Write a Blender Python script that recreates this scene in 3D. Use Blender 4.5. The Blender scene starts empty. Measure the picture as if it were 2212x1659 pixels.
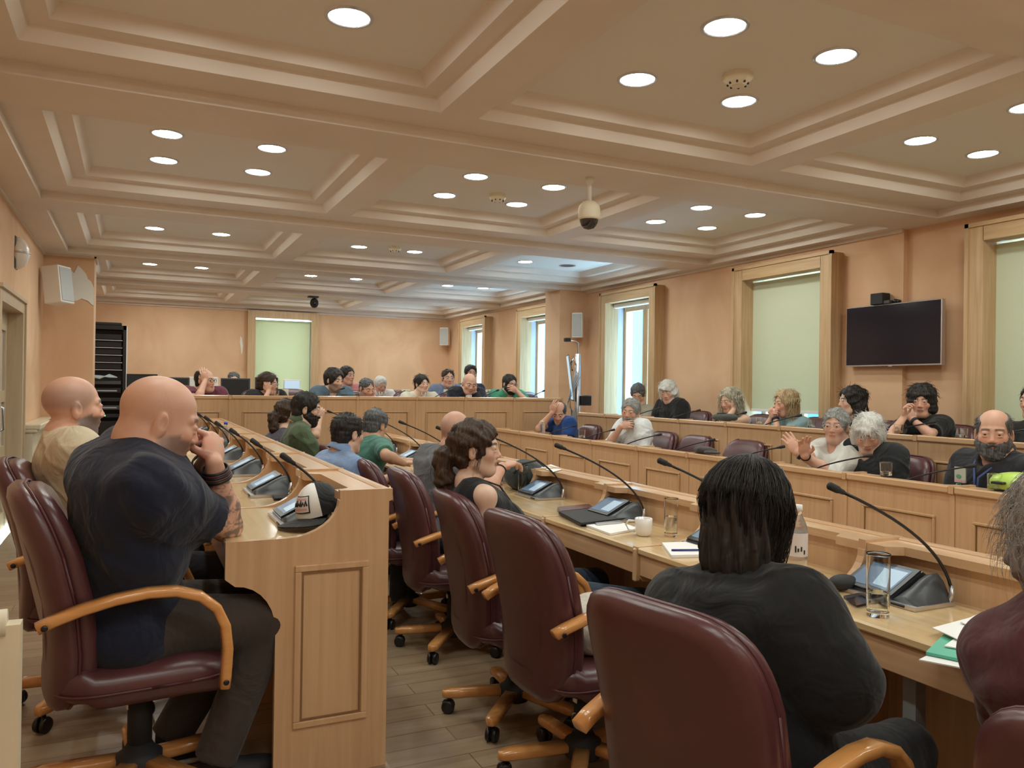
import bpy, math, random
import numpy as np
random.seed(7); np.random.seed(7)
C = bpy.context.scene.collection
PI = math.pi
# ------------------------------------------------------------ camera, world, exposure
CXP, CYP, FPX, CAMH = 1106.0, 829.5, 1712.0, 1.43
_a = np.array([290-CXP, 825-CYP, FPX]); _b = np.array([4700-CXP, 888-CYP, FPX])
_a /= np.linalg.norm(_a); _b -= _a*(_a@_b); _b /= np.linalg.norm(_b)
_d = np.cross(_b, _a)
if _d[1] < 0: _d = -_d
RC = np.stack([_b, _a, -_d], 1)            # world -> camera (x right, y down, z forward)
cam = bpy.data.cameras.new('camera'); cam_o = bpy.data.objects.new('camera', cam); C.objects.link(cam_o)
from mathutils import Matrix, Vector
_r = RC.T                                   # camera -> world columns
M3 = Matrix([[_r[i][0], -_r[i][1], -_r[i][2]] for i in range(3)])
cam_o.matrix_world = Matrix.Translation((0, 0, CAMH)) @ M3.to_4x4()
cam.sensor_width = 36; cam.lens = 36*FPX/2212; cam.clip_start = .05; cam.clip_end = 200
S = bpy.context.scene; S.camera = cam_o
S.view_settings.view_transform = 'Standard'; S.view_settings.look = 'None'
S.view_settings.exposure = 0.76; S.view_settings.gamma = 1
w = bpy.data.worlds.new('world'); S.world = w; w.use_nodes = True
bg = w.node_tree.nodes['Background']; bg.inputs[0].default_value = (.44, .74, 1.0, 1); bg.inputs[1].default_value = 15.0
S.cycles.use_denoising = True
S.cycles.max_bounces = 12; S.cycles.diffuse_bounces = 4; S.cycles.transmission_bounces = 12; S.cycles.transparent_max_bounces = 8
S.cycles.sample_clamp_indirect = 6
LAMP = 46.0

def PX(px, py, X, Y, Z): pass
def ray(px, py): return RC.T @ np.array([(px-CXP)/FPX, (py-CYP)/FPX, 1.0])
def atD(px, py, d): return np.array([0, 0, CAMH]) + ray(px, py)*d      # point seen at a pixel, d metres deep
def atX(px, py, x): r = ray(px, py); return np.array([0, 0, CAMH]) + r*(x/r[0])
def atY(px, py, y): r = ray(px, py); return np.array([0, 0, CAMH]) + r*(y/r[1])
def atZ(px, py, z): r = ray(px, py); return np.array([0, 0, CAMH]) + r*((z-CAMH)/r[2])

# ------------------------------------------------------------ materials
MATS = {}
def mat(name, col, rough=.5, metal=0, coat=0, spec=.5, **k):
    m = bpy.data.materials.new(name); m.use_nodes = True
    b = m.node_tree.nodes['Principled BSDF']
    b.inputs['Base Color'].default_value = (*col, 1); b.inputs['Roughness'].default_value = rough
    b.inputs['Metallic'].default_value = metal; b.inputs['Coat Weight'].default_value = coat
    b.inputs['Specular IOR Level'].default_value = spec
    if coat: b.inputs['Coat Roughness'].default_value = k.get('cr', .12)
    if 'emit' in k:
        b.inputs['Emission Color'].default_value = (*k['emit'], 1); b.inputs['Emission Strength'].default_value = k['es']
    if 'trans' in k: b.inputs['Transmission Weight'].default_value = k['trans']
    if 'alpha' in k: b.inputs['Alpha'].default_value = k['alpha']
    if 'sheen' in k: b.inputs['Sheen Weight'].default_value = k['sheen']
    if 'sss' in k:
        b.inputs['Subsurface Weight'].default_value = k['sss']; b.inputs['Subsurface Radius'].default_value = (.012, .004, .002); b.inputs['Subsurface Scale'].default_value = 1
    MATS[name] = m
    return m
def nd(m, t, **k):
    n = m.node_tree.nodes.new(t)
    for a, v in k.items():
        if a in ('ins',):
            for i, x in v.items(): n.inputs[i].default_value = x
        else: setattr(n, a, v)
    return n
def lk(m, a, b): m.node_tree.links.new(a, b)
def bsdf(m): return m.node_tree.nodes['Principled BSDF']
def noise_mix(m, c1, c2, scale=(1, 1, 1), nscale=4, detail=5, lo=.35, hi=.65, coord='Object', dist=0, bump=0, bscale=None, bdist=.01):
    tc = nd(m, 'ShaderNodeTexCoord'); mp = nd(m, 'ShaderNodeMapping'); mp.inputs['Scale'].default_value = scale
    lk(m, tc.outputs[coord], mp.inputs[0])
    n = nd(m, 'ShaderNodeTexNoise', ins={'Scale': nscale, 'Detail': detail, 'Distortion': dist}); lk(m, mp.outputs[0], n.inputs['Vector'])
    r = nd(m, 'ShaderNodeValToRGB'); r.color_ramp.elements[0].position = lo; r.color_ramp.elements[1].position = hi
    r.color_ramp.elements[0].color = (*c1, 1); r.color_ramp.elements[1].color = (*c2, 1)
    lk(m, n.outputs['Fac'], r.inputs[0]); lk(m, r.outputs[0], bsdf(m).inputs['Base Color'])
    if bump:
        n2 = nd(m, 'ShaderNodeTexNoise', ins={'Scale': bscale or nscale, 'Detail': 3}); lk(m, mp.outputs[0], n2.inputs['Vector'])
        bp = nd(m, 'ShaderNodeBump', ins={'Strength': bump, 'Distance': bdist}); lk(m, n2.outputs['Fac'], bp.inputs['Height']); lk(m, bp.outputs[0], bsdf(m).inputs['Normal'])
    return m
def wood(name, c1, c2, ax, rough=.28, coat=.35):
    m = mat(name, c1, rough, coat=coat)
    sc = [22, 22, 22]; sc[ax] = 1.1
    return noise_mix(m, c1, c2, tuple(sc), 1.6, 6, .32, .72, 'Object', .6)
WL, WD = (.57, .345, .185), (.665, .435, .25)
for i, a in enumerate('xyz'): wood('wood_'+a, WL, WD, i)
wood('woodtop', (.66, .46, .23), (.76, .56, .31), 0, .18, .6)
wood('moulding', (.54, .33, .165), (.62, .41, .225), 2); wood('groove', (.20, .10, .04), (.26, .14, .06), 2)
wood('armwood', (.62, .27, .08), (.74, .36, .12), 1, .25, .6)
wood('trimwood', (.47, .30, .15), (.60, .41, .23), 2, .45, .1)
wood('trimwoodh', (.47, .30, .15), (.60, .41, .23), 1, .45, .1)
wood('doorwood', (.50, .38, .24), (.58, .45, .30), 2, .45, .1)
wood('creamwood', (.66, .56, .40), (.72, .62, .45), 2, .5, .1)
m = mat('wall', (.72, .38, .21), .75, spec=.2); noise_mix(m, (.66, .40, .235), (.79, .53, .34), (1, 1, .75), 1.3, 7, .3, .72, 'Object', 1.2, .08, 8)
m = mat('ceiling', (.78, .64, .50), .8, spec=.2); noise_mix(m, (.74, .655, .575), (.79, .705, .625), (1, 1, 1), 2, 4, .3, .7, 'Object')
mat('panelceil', (.77, .73, .67), .8, spec=.2)
mat('greyglass', (.6, .62, .62), .1)
m = mat('floor', (.42, .28, .15), .35, coat=.15)
tc = nd(m, 'ShaderNodeTexCoord'); mp = nd(m, 'ShaderNodeMapping'); mp.inputs['Rotation'].default_value = (0, 0, .0); lk(m, tc.outputs['Object'], mp.inputs[0])
br = nd(m, 'ShaderNodeTexBrick', ins={'Scale': 1.0, 'Mortar Size': .003, 'Brick Width': 1.2, 'Row Height': .13, 'Color1': (.31, .215, .135, 1), 'Color2': (.42, .31, .195, 1), 'Mortar': (.22, .14, .08, 1), 'Bias': 0.0}); lk(m, mp.outputs[0], br.inputs['Vector'])
mp2 = nd(m, 'ShaderNodeMapping'); mp2.inputs['Scale'].default_value = (1.5, 14, 1); lk(m, tc.outputs['Object'], mp2.inputs[0])
nn = nd(m, 'ShaderNodeTexNoise', ins={'Scale': 1.5, 'Detail': 6, 'Distortion': .8}); lk(m, mp2.outputs[0], nn.inputs['Vector'])
mx = nd(m, 'ShaderNodeMix', data_type='RGBA', blend_type='MULTIPLY'); mx.inputs[0].default_value = .55
rr = nd(m, 'ShaderNodeValToRGB'); rr.color_ramp.elements[0].position = .3; rr.color_ramp.elements[1].position = .7; rr.color_ramp.elements[0].color = (.6, .55, .5, 1); rr.color_ramp.elements[1].color = (1, 1, 1, 1)
lk(m, nn.outputs[0], rr.inputs[0]); lk(m, br.outputs[0], mx.inputs[6]); lk(m, rr.outputs[0], mx.inputs[7]); lk(m, mx.outputs[2], bsdf(m).inputs['Base Color'])
m = mat('leather', (.1, .028, .032), .33, coat=.15, cr=.3); noise_mix(m, (.078, .026, .028), (.102, .033, .036), (1, 1, 1), 6, 3, .3, .7, 'Object', 0, .12, 160, .002)
mat('leatherseam', (.08, .02, .024), .4)
mat('black', (.012, .012, .013), .35); mat('blackmatte', (.018, .018, .02), .7); mat('darkgrey', (.06, .06, .065), .4)
mat('silver', (.62, .62, .64), .3, metal=.9); mat('chrome', (.8, .8, .82), .12, metal=1); mat('greyplastic', (.36, .37, .38), .45)
mat('console', (.022, .022, .025), .28, coat=.3); mat('consolegrey', (.045, .05, .055), .4)
mat('white', (.82, .81, .78), .5); mat('ceramic', (.85, .81, .76), .25, coat=.5); mat('paper', (.86, .85, .83), .7); mat('cream', (.80, .72, .55), .6); mat('revealgrey', (.42, .43, .48), .7)
mat('plaster', (.80, .78, .70), .8); mat('speakergrey', (.50, .51, .50), .6); mat('spkside', (.62, .55, .45), .6)
mat('lamp', (1, 1, 1), .5, emit=(.93, 1.0, .95), es=LAMP)
mat('lampwarm', (1, 1, 1), .5, emit=(1.0, .98, .84), es=LAMP)
mat('screenoff', (.012, .011, .02), .12, spec=.5)
mat('screenlit', (.03, .035, .05), .3, spec=.3, emit=(.05, .10, .16), es=.6)
mat('screenpic', (.05, .06, .08), .3, spec=.3, emit=(.35, .48, .56), es=.55)
mat('bluelight', (.02, .02, .1), .4, emit=(.1, .12, 1), es=3); mat('greenlight', (.02, .1, .02), .4, emit=(.1, 1, .2), es=2)
m = mat('glass', (.98, 1, .99), .02, trans=1.0); bsdf(m).inputs['IOR'].default_value = 1.45
m = mat('water', (.97, 1, 1), .0, trans=1.0); bsdf(m).inputs['IOR'].default_value = 1.33
m = mat('plasticclear', (.93, .96, .98), .08, trans=.9); bsdf(m).inputs['IOR'].default_value = 1.2
m = bpy.data.materials.new('pane'); m.use_nodes = True; MATS['pane'] = m
m.node_tree.nodes.remove(m.node_tree.nodes['Principled BSDF'])
t_ = nd(m, 'ShaderNodeBsdfTransparent'); t_.inputs[0].default_value = (.93, .98, 1, 1); g_ = nd(m, 'ShaderNodeBsdfGlossy'); g_.inputs['Roughness'].default_value = .02
x_ = nd(m, 'ShaderNodeMixShader'); x_.inputs[0].default_value = .06; lk(m, t_.outputs[0], x_.inputs[1]); lk(m, g_.outputs[0], x_.inputs[2]); lk(m, x_.outputs[0], m.node_tree.nodes['Material Output'].inputs[0])
m = bpy.data.materials.new('blind'); m.use_nodes = True; MATS['blind'] = m
m.node_tree.nodes.remove(m.node_tree.nodes['Principled BSDF'])
d_ = nd(m, 'ShaderNodeBsdfDiffuse'); d_.inputs[0].default_value = (.76, .78, .60, 1); tl = nd(m, 'ShaderNodeBsdfTranslucent'); tl.inputs[0].default_value = (.44, .44, .26, 1)
x_ = nd(m, 'ShaderNodeMixShader'); x_.inputs[0].default_value = .22; lk(m, d_.outputs[0], x_.inputs[1]); lk(m, tl.outputs[0], x_.inputs[2]); lk(m, x_.outputs[0], m.node_tree.nodes['Material Output'].inputs[0])
def fabric(name, col, rough=.85, var=.12, sheen=.15, scale=60):
    if name in MATS: return MATS[name]
    m = mat(name, col, rough, sheen=sheen, spec=.25)
    c2 = tuple(min(1, c*(1+var)) for c in col); c1 = tuple(c*(1-var) for c in col)
    noise_mix(m, c1, c2, (1, 1, 1), 9, 4, .3, .7, 'Object', 0, .25, scale, .003)
    tc = nd(m, 'ShaderNodeTexCoord'); n3 = nd(m, 'ShaderNodeTexNoise', ins={'Scale': 7.0, 'Detail': 2.5, 'Distortion': 1.6}); lk(m, tc.outputs['Object'], n3.inputs['Vector'])
    b2 = nd(m, 'ShaderNodeBump', ins={'Strength': .55, 'Distance': .03}); lk(m, n3.outputs['Fac'], b2.inputs['Height']); b1 = [q for q in m.node_tree.nodes if q.type == 'BUMP' and q != b2][0]
    lk(m, b2.outputs[0], b1.inputs['Normal']); return m
def vcol(name, rough=.5, sss=0, spec=.4, bump=.0, bs=90):
    m = mat(name, (.5, .5, .5), rough, spec=spec, **({'sss': sss} if sss else {}))
    at = nd(m, 'ShaderNodeAttribute', attribute_name='col'); lk(m, at.outputs['Color'], bsdf(m).inputs['Base Color'])
    if bump:
        tc = nd(m, 'ShaderNodeTexCoord'); n2 = nd(m, 'ShaderNodeTexNoise', ins={'Scale': bs, 'Detail': 4}); lk(m, tc.outputs['Object'], n2.inputs['Vector'])
        bp = nd(m, 'ShaderNodeBump', ins={'Strength': bump, 'Distance': .003}); lk(m, n2.outputs['Fac'], bp.inputs['Height']); lk(m, bp.outputs[0], bsdf(m).inputs['Normal'])
    return m
vcol('skin', .48, .06, .4, .15, 120); vcol('painted', .4)
def hairmat(name, c1, c2, rough=.5):
    if name in MATS: return MATS[name]
    m = mat(name, c1, rough, spec=.3); return noise_mix(m, c1, c2, (1, 1, .12), 130, 2, .35, .65, 'Object', 0, .6, 130, .004)

# ------------------------------------------------------------ mesh helpers
def tag(o, label=None, cat=None, group=None, kind=None):
    for k, v in (('label', label), ('category', cat), ('group', group), ('kind', kind)):
        if v: o[k] = v
    return o
def empty(name, loc=(0, 0, 0), rz=0, label=None, cat=None, group=None):
    o = bpy.data.objects.new(name, None); C.objects.link(o); o.location = loc; o.rotation_euler = (0, 0, rz); o.empty_display_size = .1
    return tag(o, label, cat, group)
class MB:
    def __init__(s): s.v = []; s.f = []; s.sm = []; s.mi = []; s.m = 0
    def add(s, V, F, smooth=False):
        n = len(s.v); s.v += [tuple(map(float, p)) for p in V]; s.f += [tuple(i+n for i in f) for f in F]; s.sm += [smooth]*len(F); s.mi += [s.m]*len(F); return s
    def box(s, a, b, bev=0):
        x0, y0, z0 = a; x1, y1, z1 = b
        if x0 > x1: x0, x1 = x1, x0
        if y0 > y1: y0, y1 = y1, y0
        if z0 > z1: z0, z1 = z1, z0
        if not bev:
            V = [(x, y, z) for z in (z0, z1) for y in (y0, y1) for x in (x0, x1)]
            return s.add(V, [(0, 2, 3, 1), (4, 5, 7, 6), (0, 1, 5, 4), (2, 6, 7, 3), (0, 4, 6, 2), (1, 3, 7, 5)])
        bev = min(bev, (x1-x0)/2.01, (y1-y0)/2.01, (z1-z0)/2.01)
        V = []; I = {}
        for ix, x in enumerate((x0, x1)):
            for iy, y in enumerate((y0, y1)):
                for iz, z in enumerate((z0, z1)):
                    sx, sy, sz = 1-2*ix, 1-2*iy, 1-2*iz
                    for k, p in enumerate(((x, y+sy*bev, z+sz*bev), (x+sx*bev, y, z+sz*bev), (x+sx*bev, y+sy*bev, z))):
                        I[ix, iy, iz, k] = len(V); V.append(p)
        F = []
        for i in (0, 1):
            F += [(I[i, 0, 0, 0], I[i, 1, 0, 0], I[i, 1, 1, 0], I[i, 0, 1, 0]), (I[0, i, 0, 1], I[1, i, 0, 1], I[1, i, 1, 1], I[0, i, 1, 1]), (I[0, 0, i, 2], I[1, 0, i, 2], I[1, 1, i, 2], I[0, 1, i, 2])]
        for i in (0, 1):
            for j in (0, 1):
                F += [(I[i, j, 0, 0], I[i, j, 1, 0], I[i, j, 1, 1], I[i, j, 0, 1]), (I[i, 0, j, 0], I[i, 1, j, 0], I[i, 1, j, 2], I[i, 0, j, 2]), (I[0, i, j, 1], I[1, i, j, 1], I[1, i, j, 2], I[0, i, j, 2])]
                for k in (0, 1): F.append((I[i, j, k, 0], I[i, j, k, 1], I[i, j, k, 2]))
        return s.add(V, F)
    def prism(s, pts, axis, a, b, smooth=False):      # outline pts (u,v) swept along axis from a to b
        n = len(pts)
        def P(u, v, t): return {'x': (t, u, v), 'y': (u, t, v), 'z': (u, v, t)}[axis]
        V = [P(u, v, a) for u, v in pts]+[P(u, v, b) for u, v in pts]
        s.add(V[:n]+V[n:], [tuple(range(n))[::-1], tuple(range(n, 2*n))]); k = len(s.v)-2*n
        s.f += [(k+i, k+(i+1) % n, k+n+(i+1) % n, k+n+i) for i in range(n)]; s.sm += [smooth]*n; s.mi += [s.m]*n
        return s
    def lathe(s, prof, c=(0, 0, 0), n=24, axis='z', smooth=True, caps=True, crisp=False):
        if crisp:
            q = []
            for (a, b), (a2, b2) in zip(prof, prof[1:]): q += [(a, b), (a+(a2-a)*.03, b+(b2-b)*.03), (a+(a2-a)*.97, b+(b2-b)*.97)]
            prof = q+[prof[-1]]
        V = []; F = []; m = len(prof)
        for r, z in prof:
            for i in range(n):
                a = 2*PI*i/n; x, y = r*math.cos(a), r*math.sin(a)
                p = {'z': (x, y, z), 'x': (z, x, y), 'y': (x, z, y)}[axis]
                V.append((p[0]+c[0], p[1]+c[1], p[2]+c[2]))
        for j in range(m-1):
            for i in range(n): F.append((j*n+i, j*n+(i+1) % n, (j+1)*n+(i+1) % n, (j+1)*n+i))
        if caps: F += [tuple(range(n))[::-1], tuple(range((m-1)*n, m*n))]
        return s.add(V, F, smooth)
    def tube(s, pts, r, n=8, sec=None, up=(0, 0, 1), smooth=True):
        pts = [np.array(p, float) for p in pts]; V = []; F = []; m = len(pts)
        rs = r if hasattr(r, '__len__') else [r]*m
        sec = sec or [(math.cos(2*PI*i/n), math.sin(2*PI*i/n)) for i in range(n)]; n = len(sec); u0 = np.array(up, float)
        for i, p in enumerate(pts):
            t = pts[min(i+1, m-1)]-pts[max(i-1, 0)]; t /= np.linalg.norm(t)+1e-9
            a = np.cross(t, u0)
            if np.linalg.norm(a) < .05: a = np.cross(t, (0, 1, 0.01))
            a /= np.linalg.norm(a); b = np.cross(a, t)
            V += [p+a*x*rs[i]+b*y*rs[i] for x, y in sec]
        for j in range(m-1):
            for i in range(n): F.append((j*n+i, (j+1)*n+i, (j+1)*n+(i+1) % n, j*n+(i+1) % n))
        F += [tuple(range(n)), tuple(range((m-1)*n, m*n))[::-1]]
        return s.add(V, F, smooth)
    def sphere(s, c, r, n=16, m=10, sc=(1, 1, 1)):
        prof = [(max(1e-4, r*math.sin(PI*j/m)), -r*math.cos(PI*j/m)) for j in range(m+1)]
        b = MB().lathe(prof, n=n, caps=False)
        return s.add([(c[0]+x*sc[0], c[1]+y*sc[1], c[2]+z*sc[2]) for x, y, z in b.v], b.f, True)
    def warp(s, fn, start=0): s.v[start:] = [tuple(map(float, fn(*p))) for p in s.v[start:]]; return s
    def build(s, name, m, parent=None):
        me = bpy.data.meshes.new(name); me.from_pydata(s.v, [], s.f)
        ms = m if isinstance(m, (list, tuple)) else [m]
        for q in ms: me.materials.append(MATS[q] if isinstance(q, str) else q)
        me.polygons.foreach_set('use_smooth', s.sm); me.polygons.foreach_set('material_index', s.mi); me.update()
        o = bpy.data.objects.new(name, me); C.objects.link(o)
        if parent: o.parent = parent
        return o
def copy_tree(o, parent=None):
    c = o.copy(); C.objects.link(c)
    if parent: c.parent = parent
    for ch in list(o.children): copy_tree(ch, c)
    return c
def rot2(x, y, a): return x*math.cos(a)-y*math.sin(a), x*math.sin(a)+y*math.cos(a)
def struct(o): o['kind'] = 'structure'; return o
ORD = ['first', 'second', 'third', 'fourth', 'fifth', 'sixth', 'seventh', 'eighth', 'ninth', 'tenth', 'eleventh', 'twelfth', 'thirteenth']

# ------------------------------------------------------------ the room
XL, XR, YB, YN = -.93, 6.0, 15.75, -3.2
Z0, Z1, Z2, Z3 = 2.85, 2.915, 2.98, 3.05
TL, T2, TD = .14, .20, .37
struct(MB().box((XL-.1, YN, -.12), (XR+.3, YB, 0)).build('floor', 'floor'))
struct(MB().box((XL, YN, 0), (.80, 8.4, TL)).build('trim_1', 'floor'))
struct(MB().box((4.85, YN, 0), (XR, 9.3, T2)).build('trim_2', 'floor'))
struct(MB().box((XL, 8.62, 0), (XR, YB, TD)).build('trim_3', 'floor'))
struct(MB().box((XL, YN-.1, 0), (XR+.3, YN, 3.2)).build('wall_near', 'wall'))
# left wall with the door opening
b = MB(); DY0, DY1, DZ = 7.0, 8.26, 2.03
b.box((XL-.15, YN, 0), (XL, DY0, 3.2)); b.box((XL-.15, DY1, 0), (XL, YB, 3.2)); b.box((XL-.15, DY0, DZ), (XL, DY1, 3.2))
struct(b.build('wall_left', 'wall'))
struct(MB().box((XL, 10.22, 0), (-.43, 10.75, 2.86)).build('trim_4', 'wall'))
# far wall with a window opening
b = MB(); BX0, BX1, BZ0, BZ1 = 2.06, 3.11, .9, 2.68
b.box((XL-.1, YB, 0), (BX0, YB+.25, 3.2)); b.box((BX1, YB, 0), (XR+.3, YB+.25, 3.2)); b.box((BX0, YB, 0), (BX1, YB+.25, BZ0)); b.box((BX0, YB, BZ1), (BX1, YB+.25, 3.2))
struct(b.build('wall_far', 'wall'))
# right wall, window openings
WINS = [(-2.68, -1.55), (.07, 1.2), (2.87, 3.93), (5.52, 6.60), (8.29, 9.32), (10.97, 11.98), (13.6, 14.62)]
WZ0, WZ1 = .55, 2.61
b = MB(); y = YN
for a, c in WINS:
    x0 = XR if y > 4 or a > 4.8 else XR
    b.box((XR+(.05 if y < 2 else 0), y, 0), (XR+.3, a, 3.2))
    b.box((XR+(.05 if a < 4.5 else 0), a, 0), (XR+.3, c, WZ0)); b.box((XR+(.05 if a < 4.5 else 0), a, WZ1), (XR+.3, c, 3.2)); y = c
b.box((XR, y, 0), (XR+.3, YB, 3.2))
# wall pieces are split at the shallow step beside the screen
b2 = MB(); y = YN
for a, c in WINS:
    off = .05 if a < 4.5 else 0
    if a < 5.6 and a > 4.5:
        b2.box((XR+.05, y, 0), (XR+.3, 4.74, 3.2)); b2.box((XR, 4.74, 0), (XR+.3, a, 3.2))
    else: b2.box((XR+off, y, 0), (XR+.3, a, 3.2))
    b2.box((XR+off, a, 0), (XR+.3, c, WZ0)); b2.box((XR+off, a, WZ1), (XR+.3, c, 3.2)); y = c
b2.box((XR, y, 0), (XR+.3, YB, 3.2))
struct(b2.build('wall_right', 'wall'))
struct(MB().box((5.54, 10.05, 0), (XR, 10.5, 2.86)).build('trim_5', 'wall'))

# coffered ceiling: soffit grid, rib plane and three stepped recesses to each lamp panel
bays = [3.12-2.83*2, 3.12-2.83, 3.12, 5.97, 8.80, 11.60, 14.40]
CO = [(-.48, 1.48), (1.70, 3.66), (3.90, 5.74)]
b = MB()
y = YN
for yc in bays:
    b.box((XL, y, Z0), (XR+.05, yc-1.2, 3.2)); y = yc+1.2
b.box((XL, y, Z0), (XR+.05, YB, 3.2))
for yc in bays:
    a, c = yc-1.2, yc+1.2
    b.box((XL, a, Z0), (-.68, c, 3.2)); b.box((5.86, a, Z0), (XR+.05, c, 3.2))
    b.box((-.68, a, Z1), (CO[0][0], c, 3.2)); b.box((CO[2][1], a, Z1), (5.86, c, 3.2))
    b.box((CO[0][1], a, Z1), (CO[1][0], c, 3.2)); b.box((CO[1][1], a, Z1), (CO[2][0], c, 3.2))
    for x0, x1 in CO:
        ya, yc2 = yc-.93, yc+.93
        b.box((x0, a, Z1), (x1, ya, 3.2)); b.box((x0, yc2, Z1), (x1, c, 3.2))
        i = .13
        b.box((x0, ya, Z2), (x0+i, yc2, 3.2)); b.box((x1-i, ya, Z2), (x1, yc2, 3.2)); b.box((x0+i, ya, Z2), (x1-i, ya+i, 3.2)); b.box((x0+i, yc2-i, Z2), (x1-i, yc2, 3.2))
        # sloped cove pieces make the lit edges soft
        s = .045
        for (za, zb, q) in ((Z1, Z2, 0), (Z2, Z3, i)):
            X0, X1, Y0, Y1 = x0+q, x1-q, ya+q, yc2-q
            V = [(X0, Y0, za), (X1, Y0, za), (X1, Y1, za), (X0, Y1, za), (X0+s, Y0+s, zb), (X1-s, Y0+s, zb), (X1-s, Y1-s, zb), (X0+s, Y1-s, zb)]
            b.add(V, [(0, 1, 5, 4), (1, 2, 6, 5), (2, 3, 7, 6), (3, 0, 4, 7)])
b.box((XL, YN, 3.2), (XR+.05, YB, 3.3))
struct(b.build('ceiling', 'ceiling'))
b = MB()
for yc in bays:
    for x0, x1 in CO: b.box((x0+.1, yc-.83, Z3), (x1-.1, yc+.83, Z3+.04))
struct(b.build('trim_6', 'panelceil'))
# thin cornice beads where walls meet the soffit
b = MB()
b.box((XL, YN, Z0-.018), (XL+.02, 10.22, Z0)); b.box((XL, 10.75, Z0-.018), (XL+.02, YB, Z0)); b.box((-.43, 10.2, Z0-.02), (-.41, 10.77, Z0)); b.box((XL, 10.2, Z0-.02), (-.41, 10.22, Z0)); b.box((XR-.025, 4.74, Z0-.03), (XR, 10.05, Z0)); b.box((XR-.025, 10.5, Z0-.03), (XR, YB, Z0)); b.box((XL, YB-.03, Z0-.04), (XR, YB, Z0))
struct(b.build('trim_7', 'ceiling'))

# downlights
lampX = [(.17, .83), (2.35, 3.03), (4.52, 5.14)]
proto = None
BN = ['last row behind the viewer', 'row above the viewer', 'nearest ceiling row', 'second ceiling row', 'third ceiling row', 'fourth ceiling row', 'farthest ceiling row']
CN = ['left', 'middle', 'right']
for bi, yc in enumerate(bays):
    for ci, xs in enumerate(lampX):
        for yi, dy in enumerate((-.34, .34)):
            for xi, x in enumerate(xs):
                if bi == 6 and yi == 1: pass
                yy = yc+dy-.0
                nm = 'round downlight, %s %s lamp of the %s coffer in the %s' % (['near', 'far'][yi], ['left', 'right'][xi], CN[ci], BN[bi])
                if bi == 4 and ci == 2 and yi == 1 and xi == 1:
                    e = empty('ceiling_downlight', (x, yy, Z3), 0, 'unlit dark round downlight in the right coffer of the third ceiling row', 'ceiling light')
                    MB().lathe([(.09, 0), (.105, -.006), (.115, 0)], n=28, caps=False).build('rim', 'silver', e); MB().lathe([(.001, -.001), (.09, -.002)], n=28, caps=False).build('reflector', 'darkgrey', e); continue
                if proto is None or (bi == 3 and ci == 0 and yi == 0 and xi == 0):
                    e = empty('ceiling_downlight', (x, yy, Z3))
                    MB().lathe([(.088, -.001), (.092, -.008), (.105, -.006), (.108, 0)], n=28, caps=False).build('rim', 'silver', e)
                    MB().lathe([(.0005, -.004), (.088, -.003)], n=28, caps=False).build('diffuser', 'lampwarm' if proto else 'lamp', e)
                    if proto is None: proto = e
                else:
                    e = copy_tree(proto); e.location = (x, yy, Z3)
                tag(e, nm, 'ceiling light', 'recessed downlights in the coffers')
for i, (px, py, yc) in enumerate([(1594, 160, 'nearest ceiling row'), (1075, 420, 'second ceiling row'), (853, 533, 'third ceiling row')]):
    p = atZ(px, py, Z3)
    e = empty('smoke_detector', (p[0], p[1], Z3), 0, 'cream smoke detector in the middle coffer of the '+yc, 'smoke detector')
    MB().lathe([(.075, 0), (.075, -.03), (.06, -.045), (.035, -.06), (.001, -.065)], n=8, smooth=False).build('housing', 'cream', e)
    b = MB()
    for k in range(8): a = 2*PI*k/8; b.box((.05*math.cos(a)-.004, .05*math.sin(a)-.004, -.058), (.05*math.cos(a)+.004, .05*math.sin(a)+.004, -.04))
    b.build('vent_slots', 'blackmatte', e)

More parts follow.
